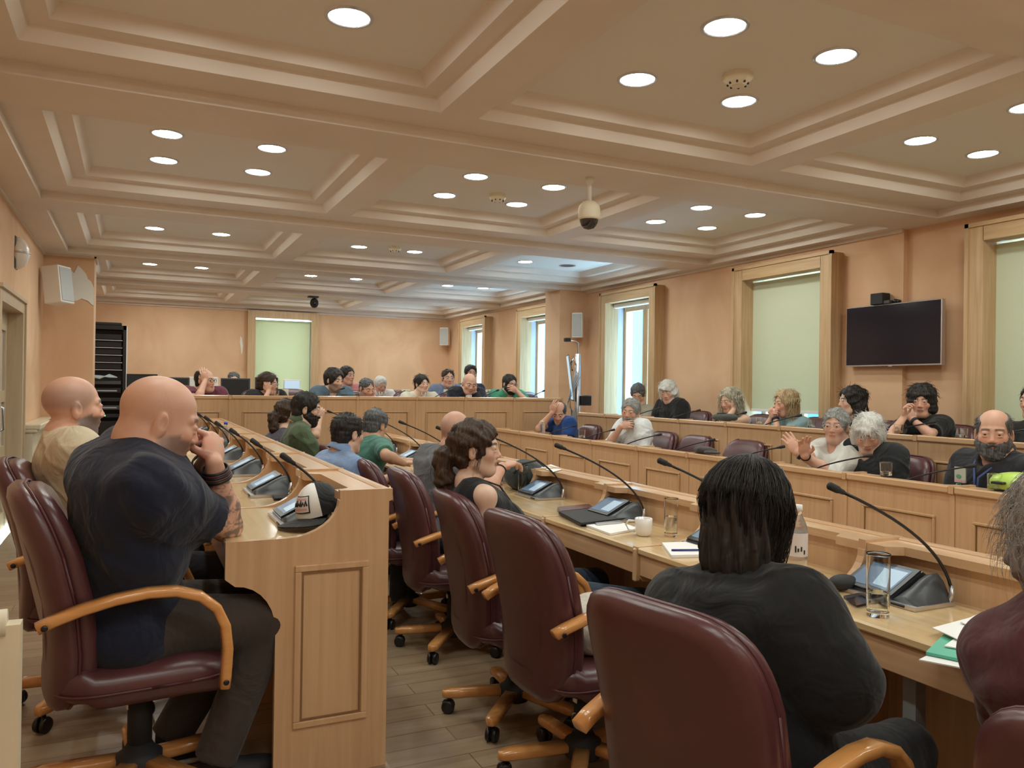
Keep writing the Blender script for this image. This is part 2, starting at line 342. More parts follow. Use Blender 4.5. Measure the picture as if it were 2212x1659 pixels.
# windows: timber surround, sashes, panes, blinds
def surround(name, face, y0, y1, z0, z1, t=.13, xo=XR-.15):
    b = MB(); b.box((xo, y0-t, 0.2), (XR+.06, y0+.004, z1+t)); b.box((xo, y1-.004, .2), (XR+.06, y1+t, z1+t))
    b.box((xo-.012, y0-t-.012, .2), (xo+.02, y0-t+.02, z1+t+.012)); b.box((xo-.012, y1+t-.02, .2), (xo+.02, y1+t+.012, z1+t+.012))
    b2 = MB(); b2.box((xo, y0, z1-.004), (XR+.06, y1, z1+t)); b2.box((xo-.012, y0-t-.012, z1+t-.02), (xo+.02, y1+t+.012, z1+t+.012)); b2.box((xo, y0, z0-.06), (XR+.06, y1, z0+.004))
    o = struct(b.build(name, 'trimwood')); struct(b2.build('lintel', 'trimwoodh', o)); return o
for i, (a, c) in enumerate(WINS):
    o = surround('window_%d' % (i+1), 'x', a, c, WZ0, WZ1)
    if i in (0, 1, 2, 3):
        bt = 1.24 if i == 3 else .6
        MB().box((XR+.01, a+.045, bt), (XR+.014, c-.004, WZ1-.02)).build('roller_blind', 'blind', o)
        MB().box((XR+.003, a+.045, bt-.03), (XR+.02, c-.004, bt)).build('blind_rail', 'white', o)
    else:
        MB().box((XR-.02, a+.01, WZ1-.07), (XR+.04, c-.01, WZ1-.01), .01).build('blind_roll', 'white', o)
    xs = XR+.16; t = .055; m_ = (a+c)/2
    for (p, q) in ((a, m_), (m_, c)):
        s_ = MB(); s_.box((xs, p, WZ0), (xs+.05, p+t, WZ1-.02)); s_.box((xs, q-t, WZ0), (xs+.05, q, WZ1-.02)); s_.box((xs, p+t, WZ0), (xs+.05, q-t, WZ0+.09)); s_.box((xs, p+t, WZ1-.11), (xs+.05, q-t, WZ1-.02))
        sh = s_.build('window_sash', 'trimwood', o); MB().box((xs+.02, p+t, WZ0+.09), (xs+.026, q-t, WZ1-.11)).build('pane', 'pane', sh)
    MB().box((xs-.03, m_-.01, 1.35), (xs, m_+.01, 1.5), .004).box((xs-.05, m_-.05, 1.42), (xs-.03, m_+.01, 1.44)).build('window_handle', 'silver', o)
    MB().box((XR+.055, a-.02, WZ0), (XR+.305, a+.003, WZ1)).box((XR+.055, c-.003, WZ0), (XR+.305, c+.02, WZ1)).build('reveal', 'revealgrey', o)
o = MB(); t = .14; yo = YB-.12
o.box((BX0-t, yo, .3), (BX0, YB+.05, BZ1+t)).box((BX1, yo, .3), (BX1+t, YB+.05, BZ1+t))
o = struct(o.build('window_8', 'trimwood')); MB().box((BX0, yo, BZ1), (BX1, YB+.05, BZ1+t)).build('lintel', 'trimwood', o)
MB().box((BX0+.02, YB+.03, .85), (BX1-.004, YB+.034, BZ1-.02)).build('roller_blind', 'blind', o)
MB().box((BX0, YB+.15, BZ0), (BX1, YB+.156, BZ1)).build('pane', 'pane', o)

# left door in its frame
o = MB(); f = .10
o.box((XL-.16, DY1-.004, TL-.01), (XL+.03, DY1+f, DZ+f)).box((XL-.16, DY0-f, TL-.01), (XL+.03, DY0+.004, DZ+f)).box((XL-.16, DY0, DZ-.004), (XL+.03, DY1, DZ+f)).box((XL, DY0-f-.02, DZ+f-.01), (XL+.05, DY1+f+.02, DZ+f+.02)).box((XL+.02, DY1+f-.02, TL), (XL+.045, DY1+f+.02, DZ+f))
o.build('door_1', 'doorwood')['kind'] = 'structure'
d0 = bpy.data.objects['door_1']
b = MB(); X = XL-.13; n = 3; ym = (DY0+DY1)/2
for (p, q) in ((DY0, ym), (ym, DY1)):
    b.box((X, p, TL), (X+.04, p+.1, DZ)).box((X, q-.1, TL), (X+.04, q, DZ))
    hs = [TL, .75, 1.3, 1.85]
    for k, (u, v) in enumerate(((TL, .28), (.72, .86), (1.24, 1.34), (1.86, DZ))): b.box((X, p+.1, u), (X+.04, q-.1, v))
lf = b.build('door_leaf', 'doorwood', d0)
b = MB()
for (p, q) in ((DY0, ym), (ym, DY1)): b.box((X+.012, p+.1, .86), (X+.02, q-.1, 1.24)).box((X+.012, p+.1, 1.34), (X+.02, q-.1, 1.86)).box((X+.012, p+.1, .28), (X+.02, q-.1, .72))
b.build('door_pane', 'greyglass' if 'greyglass' in MATS else 'white', lf)
MB().tube([(X+.05, ym+.05, 1.0), (X+.09, ym+.05, 1.02), (X+.09, ym+.05, 1.2), (X+.05, ym+.05, 1.22)], .01).build('door_handle', 'silver', lf)
# dado ledge and pedestal by the left wall, oval wall lamp
b = MB(); b.box((XL, 8.42, TL), (XL+.10, 10.22, .95)); b.box((XL, 8.40, .95), (XL+.14, 10.22, .98), .01); b.box((XL, 8.40, .98), (XL+.17, 10.22, 1.03), .01)
struct(b.build('trim_8', 'creamwood'))
b = MB(); b.box((XL+.16, 9.35, TL), (XL+.42, 9.85, 1.0)); b.box((XL+.14, 9.32, 1.0), (XL+.45, 9.88, 1.03), .005)
tag(b.build('side_cabinet', 'cream'), 'low cream cabinet by the left wall in front of the pillar', 'cabinet')
p = atX(34, 546, XL)
e = empty('wall_lamp', (XL, p[1], p[2]), 0, 'oval white frosted lamp high on the left wall above the door', 'wall lamp')
b = MB().sphere((0, 0, 0), .14, 20, 12, (.75, .62, 1.0)); b.v = [(max(0, x), y, z) for x, y, z in b.v]; b.build('lamp_shade', 'ceramic', e)
MB().tube([(.0, -.09, 0), (.07, -.07, 0), (.107, 0, 0), (.07, .07, 0), (0, .09, 0)], .008).build('band', 'silver', e)
MB().box((-.02, -.085, -.14), (.01, .085, .14), .01).build('back_plate', 'darkgrey', e)
# peeling plaster beside the wall speaker on the left pillar
pts = [(110, 590), (118, 578), (130, 582), (137, 574), (150, 582), (160, 590), (168, 573), (176, 580), (186, 592), (190, 603), (197, 608), (204, 622), (204, 660), (198, 658), (190, 650), (176, 645), (165, 650), (155, 648), (150, 654), (120, 652), (108, 640)]
q = [atY(x, y, 10.215) for x, y in pts]
MB().prism([(max(-.925, min(-.431, p[0])), p[2]) for p in q], 'y', 10.212, 10.222).build('bare_plaster_patch', 'plaster')
tag(bpy.data.objects['bare_plaster_patch'], 'ragged patch of bare pale plaster on the left pillar beside the speaker', 'plaster patch')
b = MB().prism([(1.80, 2.33), (1.83, 2.28), (1.85, 2.15), (1.84, 2.02), (1.82, 1.98), (1.81, 2.1), (1.79, 2.2)], 'y', YB-.006, YB+.002)
tag(b.build('bare_plaster_patch', 'plaster'), 'small pale chip in the far wall left of its window', 'plaster patch')
def speaker(name, loc, rz, w, d, h, tilt, label, side='spkside', bracket=True):
    e = empty(name, loc, rz, label, 'speaker')
    e.rotation_euler = (tilt, 0, rz)
    MB().box((-w/2, -d/2, -h/2), (w/2, d/2, h/2), .008).build('cabinet', side, e)
    MB().box((-w/2+.012, -d/2-.008, -h/2+.02), (w/2-.012, -d/2, h/2-.02), .004).build('grille', 'speakergrey', e)
    if bracket: MB().box((-.02, d/2, -.05), (.02, d/2+.05, .05)).build('bracket', 'black', e)
p = atD(136, 618, 8.55)
speaker('wall_speaker', (p[0]-.045, p[1]-.04, p[2]), 1.1, .24, .19, .40, -.12, 'white box loudspeaker tilted down on the left wall by the pillar', 'white')
speaker('wall_speaker', (5.77, 9.93, 1.43+.91), -.75, .155, .09, .36, 0, 'slim grey loudspeaker on the right pillar next to the open window', 'white')
speaker('wall_speaker', (5.84, 15.55, 2.47), -.75, .18, .12, .37, 0, 'slim grey loudspeaker in the far right corner of the room', 'white')

# the pale building across the alley, seen through the windows
e = empty('opposite_building', (10.5, 9, -2), 0, 'pale cyan building seen through the right hand windows', 'building')
MB().box((0, -14, 0), (.5, 14, 9)).build('facade', mat('facade', (.022, .088, .112), .9), e)
b = MB()
for k in range(-6, 7): b.box((-.12, k*2.1-.35, 0), (0, k*2.1+.45, 9))
b.build('pilasters', mat('facadepale', (.07, .125, .14), .9), e)
# ------------------------------------------------------------ council desks
# local frame: x along the row, y from the sitter's edge (0) to the outer face (D), z up from the sitter's floor
DESKZW, DESKZL, DD = .79, .93, .52
def arc(cx, cy, r, a0, a1, n=8, ry=None):
    return [(cx+r*math.cos(math.radians(a0+(a1-a0)*i/n)), cy+(ry or r)*math.sin(math.radians(a0+(a1-a0)*i/n))) for i in range(n+1)]
def end_outline(D=DD, fz=0.0):
    k = D-DD; e = min(0, k)*.3
    pts = [(0, .675), (0, DESKZW+.001), (.19+k, DESKZW+.002)]
    pts += [(.19+k+.165*math.sin(t), DESKZW+.002+.115*(1-math.cos(t))) for t in [PI/2*i/8 for i in range(1, 9)]]
    pts += [(.358+k, DESKZL-.022), (.358+k, DESKZL+.009), (D+.018, DESKZL+.009), (D+.018, DESKZL-.03), (D+.006, DESKZL-.034), (D+.006, fz), (.155+e, fz), (.155+e, .50)]
    pts += [(.03+(.125+e)*math.cos(t), .50+.15*math.sin(t)) for t in [PI/2*i/7 for i in range(1, 8)]]
    return pts
def frame_moulding(b, x0, x1, z0, z1, y, t=.016, p=.012):
    for (a, c, d, e2) in ((x0, x1, z0, z0+t), (x0, x1, z1-t, z1), (x0, x0+t, z0+t, z1-t), (x1-t, x1, z0+t, z1-t)):
        b.box((a, y, d), (c, y+p, e2), .004)
    return b
def make_desk(L, near_end=True, far_end=False, D=DD, low=0.0):
    LI = D-DD+.362; E0 = .0285; E1 = .0285 if far_end else .001
    e = empty('council_desk')
    g = .004
    b = MB(); b.box((E0, .0, DESKZW-.028), (L-E1, D-.06, DESKZW), .006); b.build('worktop', 'woodtop', e)
    b = MB(); b.box((E0, .012, DESKZW-.115), (L-E1, .035, DESKZW-.03), .003); b.build('drawer_front', 'wood_x', e)
    b = MB(); b.box((E0, D-.022, low), (L-E1, D, DESKZL-.03)); b.box((E0, D-.075, DESKZW), (L-E1, D-.06, DESKZL-.03)); b.box((E0, D-.045, low), (L-E1, D-.022, DESKZW-.03))
    fp = b.build('front_panel', 'wood_z', e)
    frame_moulding(MB(), L*.16, L*.84, max(.28, low+.05), DESKZL-.155, D, .016, .011).build('panel_moulding', 'moulding', fp)
    frame_moulding(MB(), L*.16+.0165, L*.84-.0165, max(.28, low+.05)+.0165, DESKZL-.1715, D, .005, .002).build('moulding_groove', 'groove', fp)
    # ledge with its notched inner edge
    n = .055
    pts = [(E0, LI), (.10, LI), (.13, LI+n), (L-.13, LI+n), (L-.10, LI), (L-E1, LI), (L-E1, D+.0), (E0, D+.0)]
    b = MB().prism([(x, y) for x, y in pts], 'z', DESKZL-.028, DESKZL); b.build('ledge', 'wood_x', e)
    MB().box((E0, D-.012, DESKZL-.03), (L-E1, D+.018, DESKZL+.008), .006).build('ledge_lip', 'wood_x', e)
    if near_end: MB().prism(end_outline(D, low), 'x', 0, .028).build('side_panel', 'wood_z', e)
    if far_end: MB().prism(end_outline(D, low), 'x', L-.028, L).build('side_panel', 'wood_z', e)
    MB().box((.001, -.008, DESKZW-.14), (.026, .02, DESKZW-.004), .006).build('joint_cover', 'wood_z', e)
    return e
def ccw(p): return p
def desk_row(cuts, place, labels, group, last_end=True, D=DD, low=0.0):
    cache = {}; out = []
    for i in range(len(cuts)-1):
        L = round(abs(cuts[i+1]-cuts[i]), 3); key = (L, i == len(cuts)-2)
        if key in cache: e = copy_tree(cache[key])
        else: e = make_desk(L, True, last_end and i == len(cuts)-2, D, low); cache[key] = e
        (x, y, z), rz = place(cuts[i]); e.location = (x, y, z); e.rotation_euler = (0, 0, rz)
        tag(e, labels(i), 'desk', group); out.append(e)
    return out
# mirrored rows: sitters' edge at -X, outer face at +X; row runs toward +Y  => local x=+Y, local y=+X needs a mirror, so rows run from far to near
def rowY(x_edge, z):            # sitter's edge at x_edge, outer face towards +X ; local x -> -Y , local y -> +X  (rotation -90)
    return lambda c: ((x_edge, c, z), -PI/2)
def rowYr(x_edge, z):           # sitter's edge at x_edge, outer face towards -X ; local x -> +Y, local y -> -X (rotation +90)
    return lambda c: ((x_edge, c, z), PI/2)
LW, AW, DR = .265, 1.845, .40
R1, R2 = 3.81+DR, 4.90+DR
Lc = [8.44, 7.59, 6.74, 5.89, 5.04, 4.19, 3.345, 2.62]
def olab(n, s): return lambda i: s % ORD[n-1-i]
desk_row(Lc, rowY(LW, TL), olab(len(Lc)-1, 'maple council desk unit, %s from the panelled near end of the left row'), 'desks of the left row')
Ac = [8.30, 7.50, 6.70, 5.90, 5.10, 4.30, 3.50, 2.70, 1.90, 1.10, .30, -.5]
ps = ['the near right corner, behind the maroon sleeve', 'the papers and green folder', 'the black haired woman', 'the white mug and laptop', 'the black bag and tall glass', 'the bald man in grey', 'the man in light blue', 'the man in the green tee', 'the bearded man in olive', 'the brown haired woman', 'the far bend by the dais']
desk_row(Ac, rowY(AW, 0), lambda i: 'maple desk unit of the middle row at '+ps[len(Ac)-2-i], 'desks of the middle row')
R1c = [1.45, 2.08, 2.69, 3.37, 4.03, 4.85, 5.52, 6.26, 7.01, 7.75, 8.4]
p1 = ['off the right edge before the bearded man', 'with the yellow green helmet before the bearded man', 'before the white haired man in black', 'before the man with glasses', 'before the right hand empty chair', 'before the left hand empty chair', 'before the man in the white shirt', 'beside the man in the white shirt', 'before the man in royal blue', 'at the far left end by the dais']
desk_row(R1c, rowYr(R1, .015), lambda i: 'front right row desk '+p1[i], 'desks of the front right row', True, DR)
R2c = [1.5, 2.2, 2.95, 3.74, 4.42, 5.02, 5.69, 6.39, 7.05, 7.75, 8.39]
p2 = ['at the right picture edge', 'beside the man at the right edge', 'before the woman with clasped hands', 'behind the white haired man', 'before the woman with long black hair', 'before the blond woman', 'before the curly haired woman', 'before the white haired man in black tee', 'before the man in beige', 'at its far end by the trolley']
desk_row(R2c, rowYr(R2, T2), lambda i: 'rear right row desk '+p2[i], 'desks of the rear right row', True, DR)
Dc = [4.77, 4.12, 3.49, 2.90, 2.22, 1.56, .90, .24]
pd = ['at its right end before the man in green', 'before the man in the dark suit', 'before the ponytailed man in cream', 'right of the grey haired man with lowered head', 'before the dark haired man in blue', 'left of the dark haired man in blue', 'at its left end before the woman and the man in maroon']
desk_row(Dc, lambda c: ((c, 8.55+DR, TD), PI), lambda i: 'far dais desk '+pd[i], 'desks of the far dais', True, DR)
# tall end panel moulding on the near end of the left row
b = MB(); x0, x1, z0, z1, y = .478, .722, .313, .842, 2.616
for (a, c, d, e2) in ((x0, x1, z0, z0+.022), (x0, x1, z1-.022, z1), (x0, x0+.022, z0+.022, z1-.022), (x1-.022, x1, z0+.022, z1-.022)): b.box((a, y-.006, d), (c, y+.01, e2), .003)
b2 = MB(); t = .022
for (a, c, d, e2) in ((x0+t, x1-t, z0+t, z0+t+.007), (x0+t, x1-t, z1-t-.007, z1-t), (x0+t, x0+t+.007, z0+t+.007, z1-t-.007), (x1-t-.007, x1-t, z0+t+.007, z1-t-.007)): b2.box((a, y-.002, d), (c, y+.01, e2))
near = [o for o in C.objects if o.name.startswith('council_desk') and o.get('label', '').startswith('maple council desk unit, first')][0]
def put(o, root):       # world-built part under a placed root
    o.parent = root; o.matrix_parent_inverse = (Matrix.Translation(root.location) @ root.rotation_euler.to_matrix().to_4x4()).inverted(); return o
put(b.build('end_moulding', 'wood_z'), near); put(b2.build('moulding_groove', 'groove'), near)

q = atX(1975, 1500, AW+.10); un = [o for o in C.objects if o.get('label', '').endswith('the papers and green folder')][0]; put(MB().box((AW+.08, q[1]-.02, 0), (AW+.12, q[1]+.02, .76)).build('support_post', 'greyplastic'), un)
# ------------------------------------------------------------ delegate consoles with gooseneck microphones
def make_console(dx, dy, rise):
    e = empty('microphone_console')
    # wedge body: user at -y
    b = MB().prism([(-.075, 0), (-.075, .018), (.06, .085), (.085, .07), (.085, 0)], 'x', -.135, .055); b.build('body', 'console', e)
    MB().prism([(-.09, 0), (-.09, .012), (.09, .012), (.09, 0)], 'x', -.145, .145).build('base_plate', 'silver', e)
    b = MB(); o = np.array([-.075, .018]); u = np.array([.135, .067]); nn = np.array([-.067, .135]); nn = nn/np.linalg.norm(nn)
    def pt(s, h): q = o+u*s+nn*h; return (q[0], q[1])
    MB().prism([pt(.02, .001), pt(.98, .001), pt(.98, .007), pt(.02, .007)], 'x', -.132, .052).build('tablet', 'black', e)
    sc = MB().prism([pt(.12, .0075), pt(.88, .0075), pt(.88, .008), pt(.12, .008)], 'x', -.118, .036).build('screen', 'screenlit', e)
    MB().prism([pt(.2, .0082), pt(.8, .0082), pt(.8, .0086), pt(.2, .0086)], 'x', -.045, .03).build('screen_picture', 'screenpic', sc)
    # curved speaker hump at right
    prof = [(.056, .012), (.058, .05), (.072, .082), (.092, .088), (.108, .070), (.125, .034), (.138, .016), (.14, .012)]
    V = []; F = []; n = len(prof)
    for y, k in ((-.074, .0), (-.06, .12), (-.02, .42), (.02, .78), (.05, .97), (.075, 1.0), (.085, .9)):
        V += [(x, y, .012+(z-.012)*(.14+.86*k)) for x, z in prof]
    for j in range(6):
        for i in range(n-1): F.append((j*n+i, (j+1)*n+i, (j+1)*n+i+1, j*n+i+1))
    F += [tuple(range(n)), tuple(range(6*n, 7*n))[::-1]]
    MB().add(V, F, True).build('speaker_hump', 'consolegrey', e)
    MB().tube([(.135, .075, 0.01), (.14, .08, .035), (.135, .08, .06)], [.009, .009, .007], 8).build('neck_socket', 'silver', e)
    P0 = np.array([.135, .08, .055]); P1 = P0+np.array([dx*.15, dy*.12, rise*.52]); P2 = P0+np.array([dx, dy, rise]); P = []
    for i in range(15):
        t = (i/14); P.append(P0*(1-t)**2+P1*2*t*(1-t)+P2*t*t)
    MB().tube(P, [.0048]*15, 8).build('gooseneck', 'black', e)
    d = P[-1]-P[-2]; d /= np.linalg.norm(d)
    MB().tube([P[-1], P[-1]+d*.018, P[-1]+d*.022, P[-1]+d*.055, P[-1]+d*.060], [.007, .0085, .011, .0115, .006], 10).build('microphone', 'blackmatte', e)
    MB().box((.062, -.093, .003), (.11, -.088, .011), .002).build('card_slot', 'black', e)
    return e
con0 = make_console(.0, -.125, .165); con1 = make_console(-.03, -.42, .30); con2 = make_console(-.34, -.17, .165); used = [0, 0, 0]
def console(x, y, z, rz, label, k=0):
    src = (con0, con1, con2)[k]
    if used[k]: src = copy_tree(src)
    used[k] += 1
    src.location = (x, y, z); src.rotation_euler = (0, 0, rz); tag(src, label, 'microphone', 'delegate microphone consoles'); return src
zl = TL+DESKZW+.001
for i in range(7):
    c = (Lc[i]+Lc[i+1])/2; console(LW+.29, c-.02, zl, -PI/2, 'black microphone console in the %s place from the near end of the left row' % ORD[6-i], 0)
for i in range(len(Ac)-3):
    c = Ac[i+1]+.78*(Ac[i]-Ac[i+1]); console(AW+.31, c, DESKZW+.001, -PI/2, 'black microphone console on the middle row desk at '+ps[len(Ac)-2-i], 1)
for i in range(1, 9):
    c = (R1c[i]+R1c[i+1])/2; console(R1-.17, c+.04, .015+DESKZW+.001, PI/2, 'microphone and console, front right row, '+p1[i], 2)
for i in range(1, 9):
    c = (R2c[i]+R2c[i+1])/2; console(R2-.17, c+.04, T2+DESKZW+.001, PI/2, 'microphone and console, rear right row, '+p2[i], 2)
for i in (0, 1, 2, 4):
    c = (Dc[i]+Dc[i+1])/2; console(c, 8.55+DR-.17, TD+DESKZW+.001, PI, 'microphone and console on the far dais, '+pd[i], 2)

# ------------------------------------------------------------ burgundy leather armchairs
def selipse(w, h, n, ex, top=1.0):
    P = []
    for i in range(n):
        a = 2*PI*i/n; c, s = math.cos(a), math.sin(a)
        P.append((w*np.sign(c)*abs(c)**(2/ex), h*np.sign(s)*abs(s)**(2/ex)))
    return P
def pillow(w, h, layers, n=40, ex=4.5):          # layers (inset, depth): closed rounded slab, outline in (x,z), depth in y
    V = []; F = []
    for ins, d in layers:
        V += [(x, d, z) for x, z in selipse(w-ins, h-ins, n, ex)]
    m = len(layers)
    for j in range(m-1):
        for i in range(n): F.append((j*n+i, j*n+(i+1) % n, (j+1)*n+(i+1) % n, (j+1)*n+i))
    F += [tuple(range(n))[::-1], tuple(range((m-1)*n, m*n))]
    return V, F
CB = .52; SH = .46
def make_chair():
    e = empty('armchair')
    # backrest: local (x, y, z); forward +y
    def bw(x, y, z):   # taper, waist, lean and curve
        u = (z+.30)/.60
        x = x*(.90+.10*min(1, max(0, u*1.6)))
        y = y+.16*(x/.25)**2*.22 - .10*max(0, u)**1.3 + (.03*math.sin(PI*min(1, max(0, u))))
        return (x, y-.215, z+.665)
    V, F = pillow(.245, .325, [(.10, -.060), (.04, -.056), (.012, -.045), (0, -.028), (0, -.006), (.008, 0)])
    MB().add(V, F, True).warp(bw).build('backrest_shell', 'leather', e)
    V, F = pillow(.238, .318, [(.008, .001), (0, .008), (0, .03), (.014, .05), (.045, .060), (.11, .066)])
    MB().add(V, F, True).warp(bw).build('backrest', 'leather', e)
    P = [(x, .0, z) for x, z in selipse(.243, .323, 40, 4.5)]
    b = MB().tube(P+[P[0], P[1]], .0045, 6, up=(0, 1, 0)).warp(bw); b.build('piping', 'leatherseam', e)
    V, F = pillow(.25, .25, [(.06, -.055), (.015, -.048), (0, -.03), (0, .02), (.012, .04), (.05, .055), (.12, .06)])
    V = [(x, z, y+SH-.045+(-.02*max(0, (z-.12))/.13)+.02*(z < -.15)) for x, y, z in V]
    MB().add(V, [f[::-1] for f in F], True).build('seat', 'leather', e)
    P = [(x, z, SH-.05) for x, z in selipse(.252, .252, 40, 4.5)]; MB().tube(P+[P[0], P[1]], .0045, 6).build('seat_piping', 'leatherseam', e)
    for s in (-1, 1):
        pth = [(-.345, .625), (-.30, .642), (-.22, .665), (-.12, .683), (-.02, .692), (.07, .688), (.15, .665), (.205, .625), (.235, .57), (.245, .50), (.240, .42), (.236, .385)]
        pth = [(s*(.275+(.0 if i > 2 else (2-i)*-.006)), y*.83, z) for i, (y, z) in enumerate(pth)]
        sec = [(-1.0, -.5), (-.8, -.62), (.8, -.62), (1.0, -.5), (1.0, .5), (.8, .62), (-.8, .62), (-1.0, .5)]
        a = MB().tube(pth, .024, sec=sec, up=(s*1.0, 0, 0), smooth=True)
        # section: wide across x
        a = MB(); V = []; n = 8
        for i, p in enumerate(pth):
            q = np.array(pth[min(i+1, len(pth)-1)])-np.array(pth[max(i-1, 0)]); q /= np.linalg.norm(q); nn = np.cross(q, (1, 0, 0)); nn /= np.linalg.norm(nn)
            for sx, sy in ((-.024, -.008), (-.018, -.014), (.018, -.014), (.024, -.008), (.024, .008), (.018, .014), (-.018, .014), (-.024, .008)):
                V.append(np.array(p)+np.array([sx, 0, 0])+nn*sy)
        F = []
        for j in range(len(pth)-1):
            for i in range(n): F.append((j*n+i, j*n+(i+1) % n, (j+1)*n+(i+1) % n, (j+1)*n+i))
        F += [tuple(range(n))[::-1], tuple(range((len(pth)-1)*n, len(pth)*n))]
        a.add(V, F, True); ar = a.build('armrest', 'armwood', e)
        for yy, zz in ((-.270, .632), (.197, .405)): MB().lathe([(.001, 0), (.008, .001), (.009, -.002)], (s*.30, yy, zz), 12, 'x').build('screw', 'black', ar)
    b = MB().lathe([(.036, .13), (.036, .30), (.028, .302), (.028, .40)], n=18); b.build('gas_column', 'blackmatte', e)
    MB().box((-.10, -.12, .385), (.10, .12, .41), .008).build('tilt_mechanism', 'black', e)
    MB().tube([(.05, .05, .395), (.20, .08, .39), (.24, .08, .385)], .006).build('lever', 'silver', e)
    MB().box((-.012, -.039, .27), (.012, -.035, .29)).build('tag', 'white', e)
    hub = MB().lathe([(.06, .065), (.068, .075), (.068, .125), (.05, .135), (.036, .16)], n=20); hub.build('hub', 'blackmatte', e)
    for k in range(5):
        a = PI/2+2*PI*k/5+.3
        def T(x, y, z): X, Y = rot2(x, y, a); return (X, Y, z)
        b = MB(); V = []; n = 8; P = [(.055, .03, .105), (.28, .028, .088), (.30, .027, .086), (.314, .018, .085), (.318, .010, .085)]
        for r, wd, z in P:
            for sx, sz in ((-1, -.4), (-.75, -.7), (.75, -.7), (1, -.4), (1, .4), (.75, .7), (-.75, .7), (-1, .4)): V.append((r, sx*wd, z+sz*.026*(1 if r < .3 else .8)))
        F = []
        for j in range(len(P)-1):
            for i in range(n): F.append((j*n+i, j*n+(i+1) % n, (j+1)*n+(i+1) % n, (j+1)*n+i))
        F += [tuple(range(n))[::-1], tuple(range((len(P)-1)*n, len(P)*n))]
        b.add(V, F, True).warp(T); lg = b.build('base_leg', 'armwood', e)
        c = MB()
        for sx in (-1, 1): c.lathe([(.012, -.009), (.026, -.009), (.029, -.004), (.029, .004), (.026, .009), (.012, .009)], (.292, sx*.014, .029), 16, 'y')
        c.box((.27, -.02, .035), (.30, .02, .055), .006); c.tube([(.285, 0, .05), (.285, 0, .075)], .007); c.warp(T)
        c.build('caster', 'black', lg)
    return e
chair0 = make_chair(); cu = [0]
def chair(x, y, z, yaw, label):       # yaw: 0 faces +Y, positive turns towards +X
    e = chair0 if not cu[0] else copy_tree(chair0)
    cu[0] += 1; e.location = (x, y, z); e.rotation_euler = (0, 0, -math.radians(yaw)); tag(e, label, 'chair', 'burgundy leather armchairs'); return e
CH = [ # px, py of backrest top centre, floor, facing, label ; depth from the top height
 (1425, 1298, 0, 79, 'burgundy leather armchair in the foreground holding the black haired woman'),
 (1112, 1108, 0, 88, 'empty burgundy armchair between the profiled woman and the foreground chair'),
 (975, 1060, 0, 97, 'burgundy armchair of the woman in the black sleeveless top'),
 (868, 1012, 0, 95, 'burgundy armchair beside the end panel, under the bald man in grey'),
 (783, 990, 0, 92, 'burgundy armchair just behind the end panel, under the man in light blue'),
 (70, 1062, TL, 84, 'burgundy armchair at the left edge holding the man in navy'),
 (2520, 1600, 0, 76, 'burgundy armchair cut by the lower right corner of the picture'),
 (28, 992, TL, 88, 'burgundy armchair at the left edge holding the man in the cream tee'),
]
chairs = {}
for k, (px, py, z, yaw, lb) in enumerate(CH):
    t = atZ(px, py, z+.985); y0 = math.radians(yaw)
    if k == 5: t = atD(px, py, 2.34)
    # top of the back sits .28 behind the seat centre
    chairs[k] = chair(t[0]+.30*math.sin(y0), t[1]+.30*math.cos(y0), z, yaw, lb)
    print('CHAIR', k, [round(float(v), 2) for v in chairs[k].location])
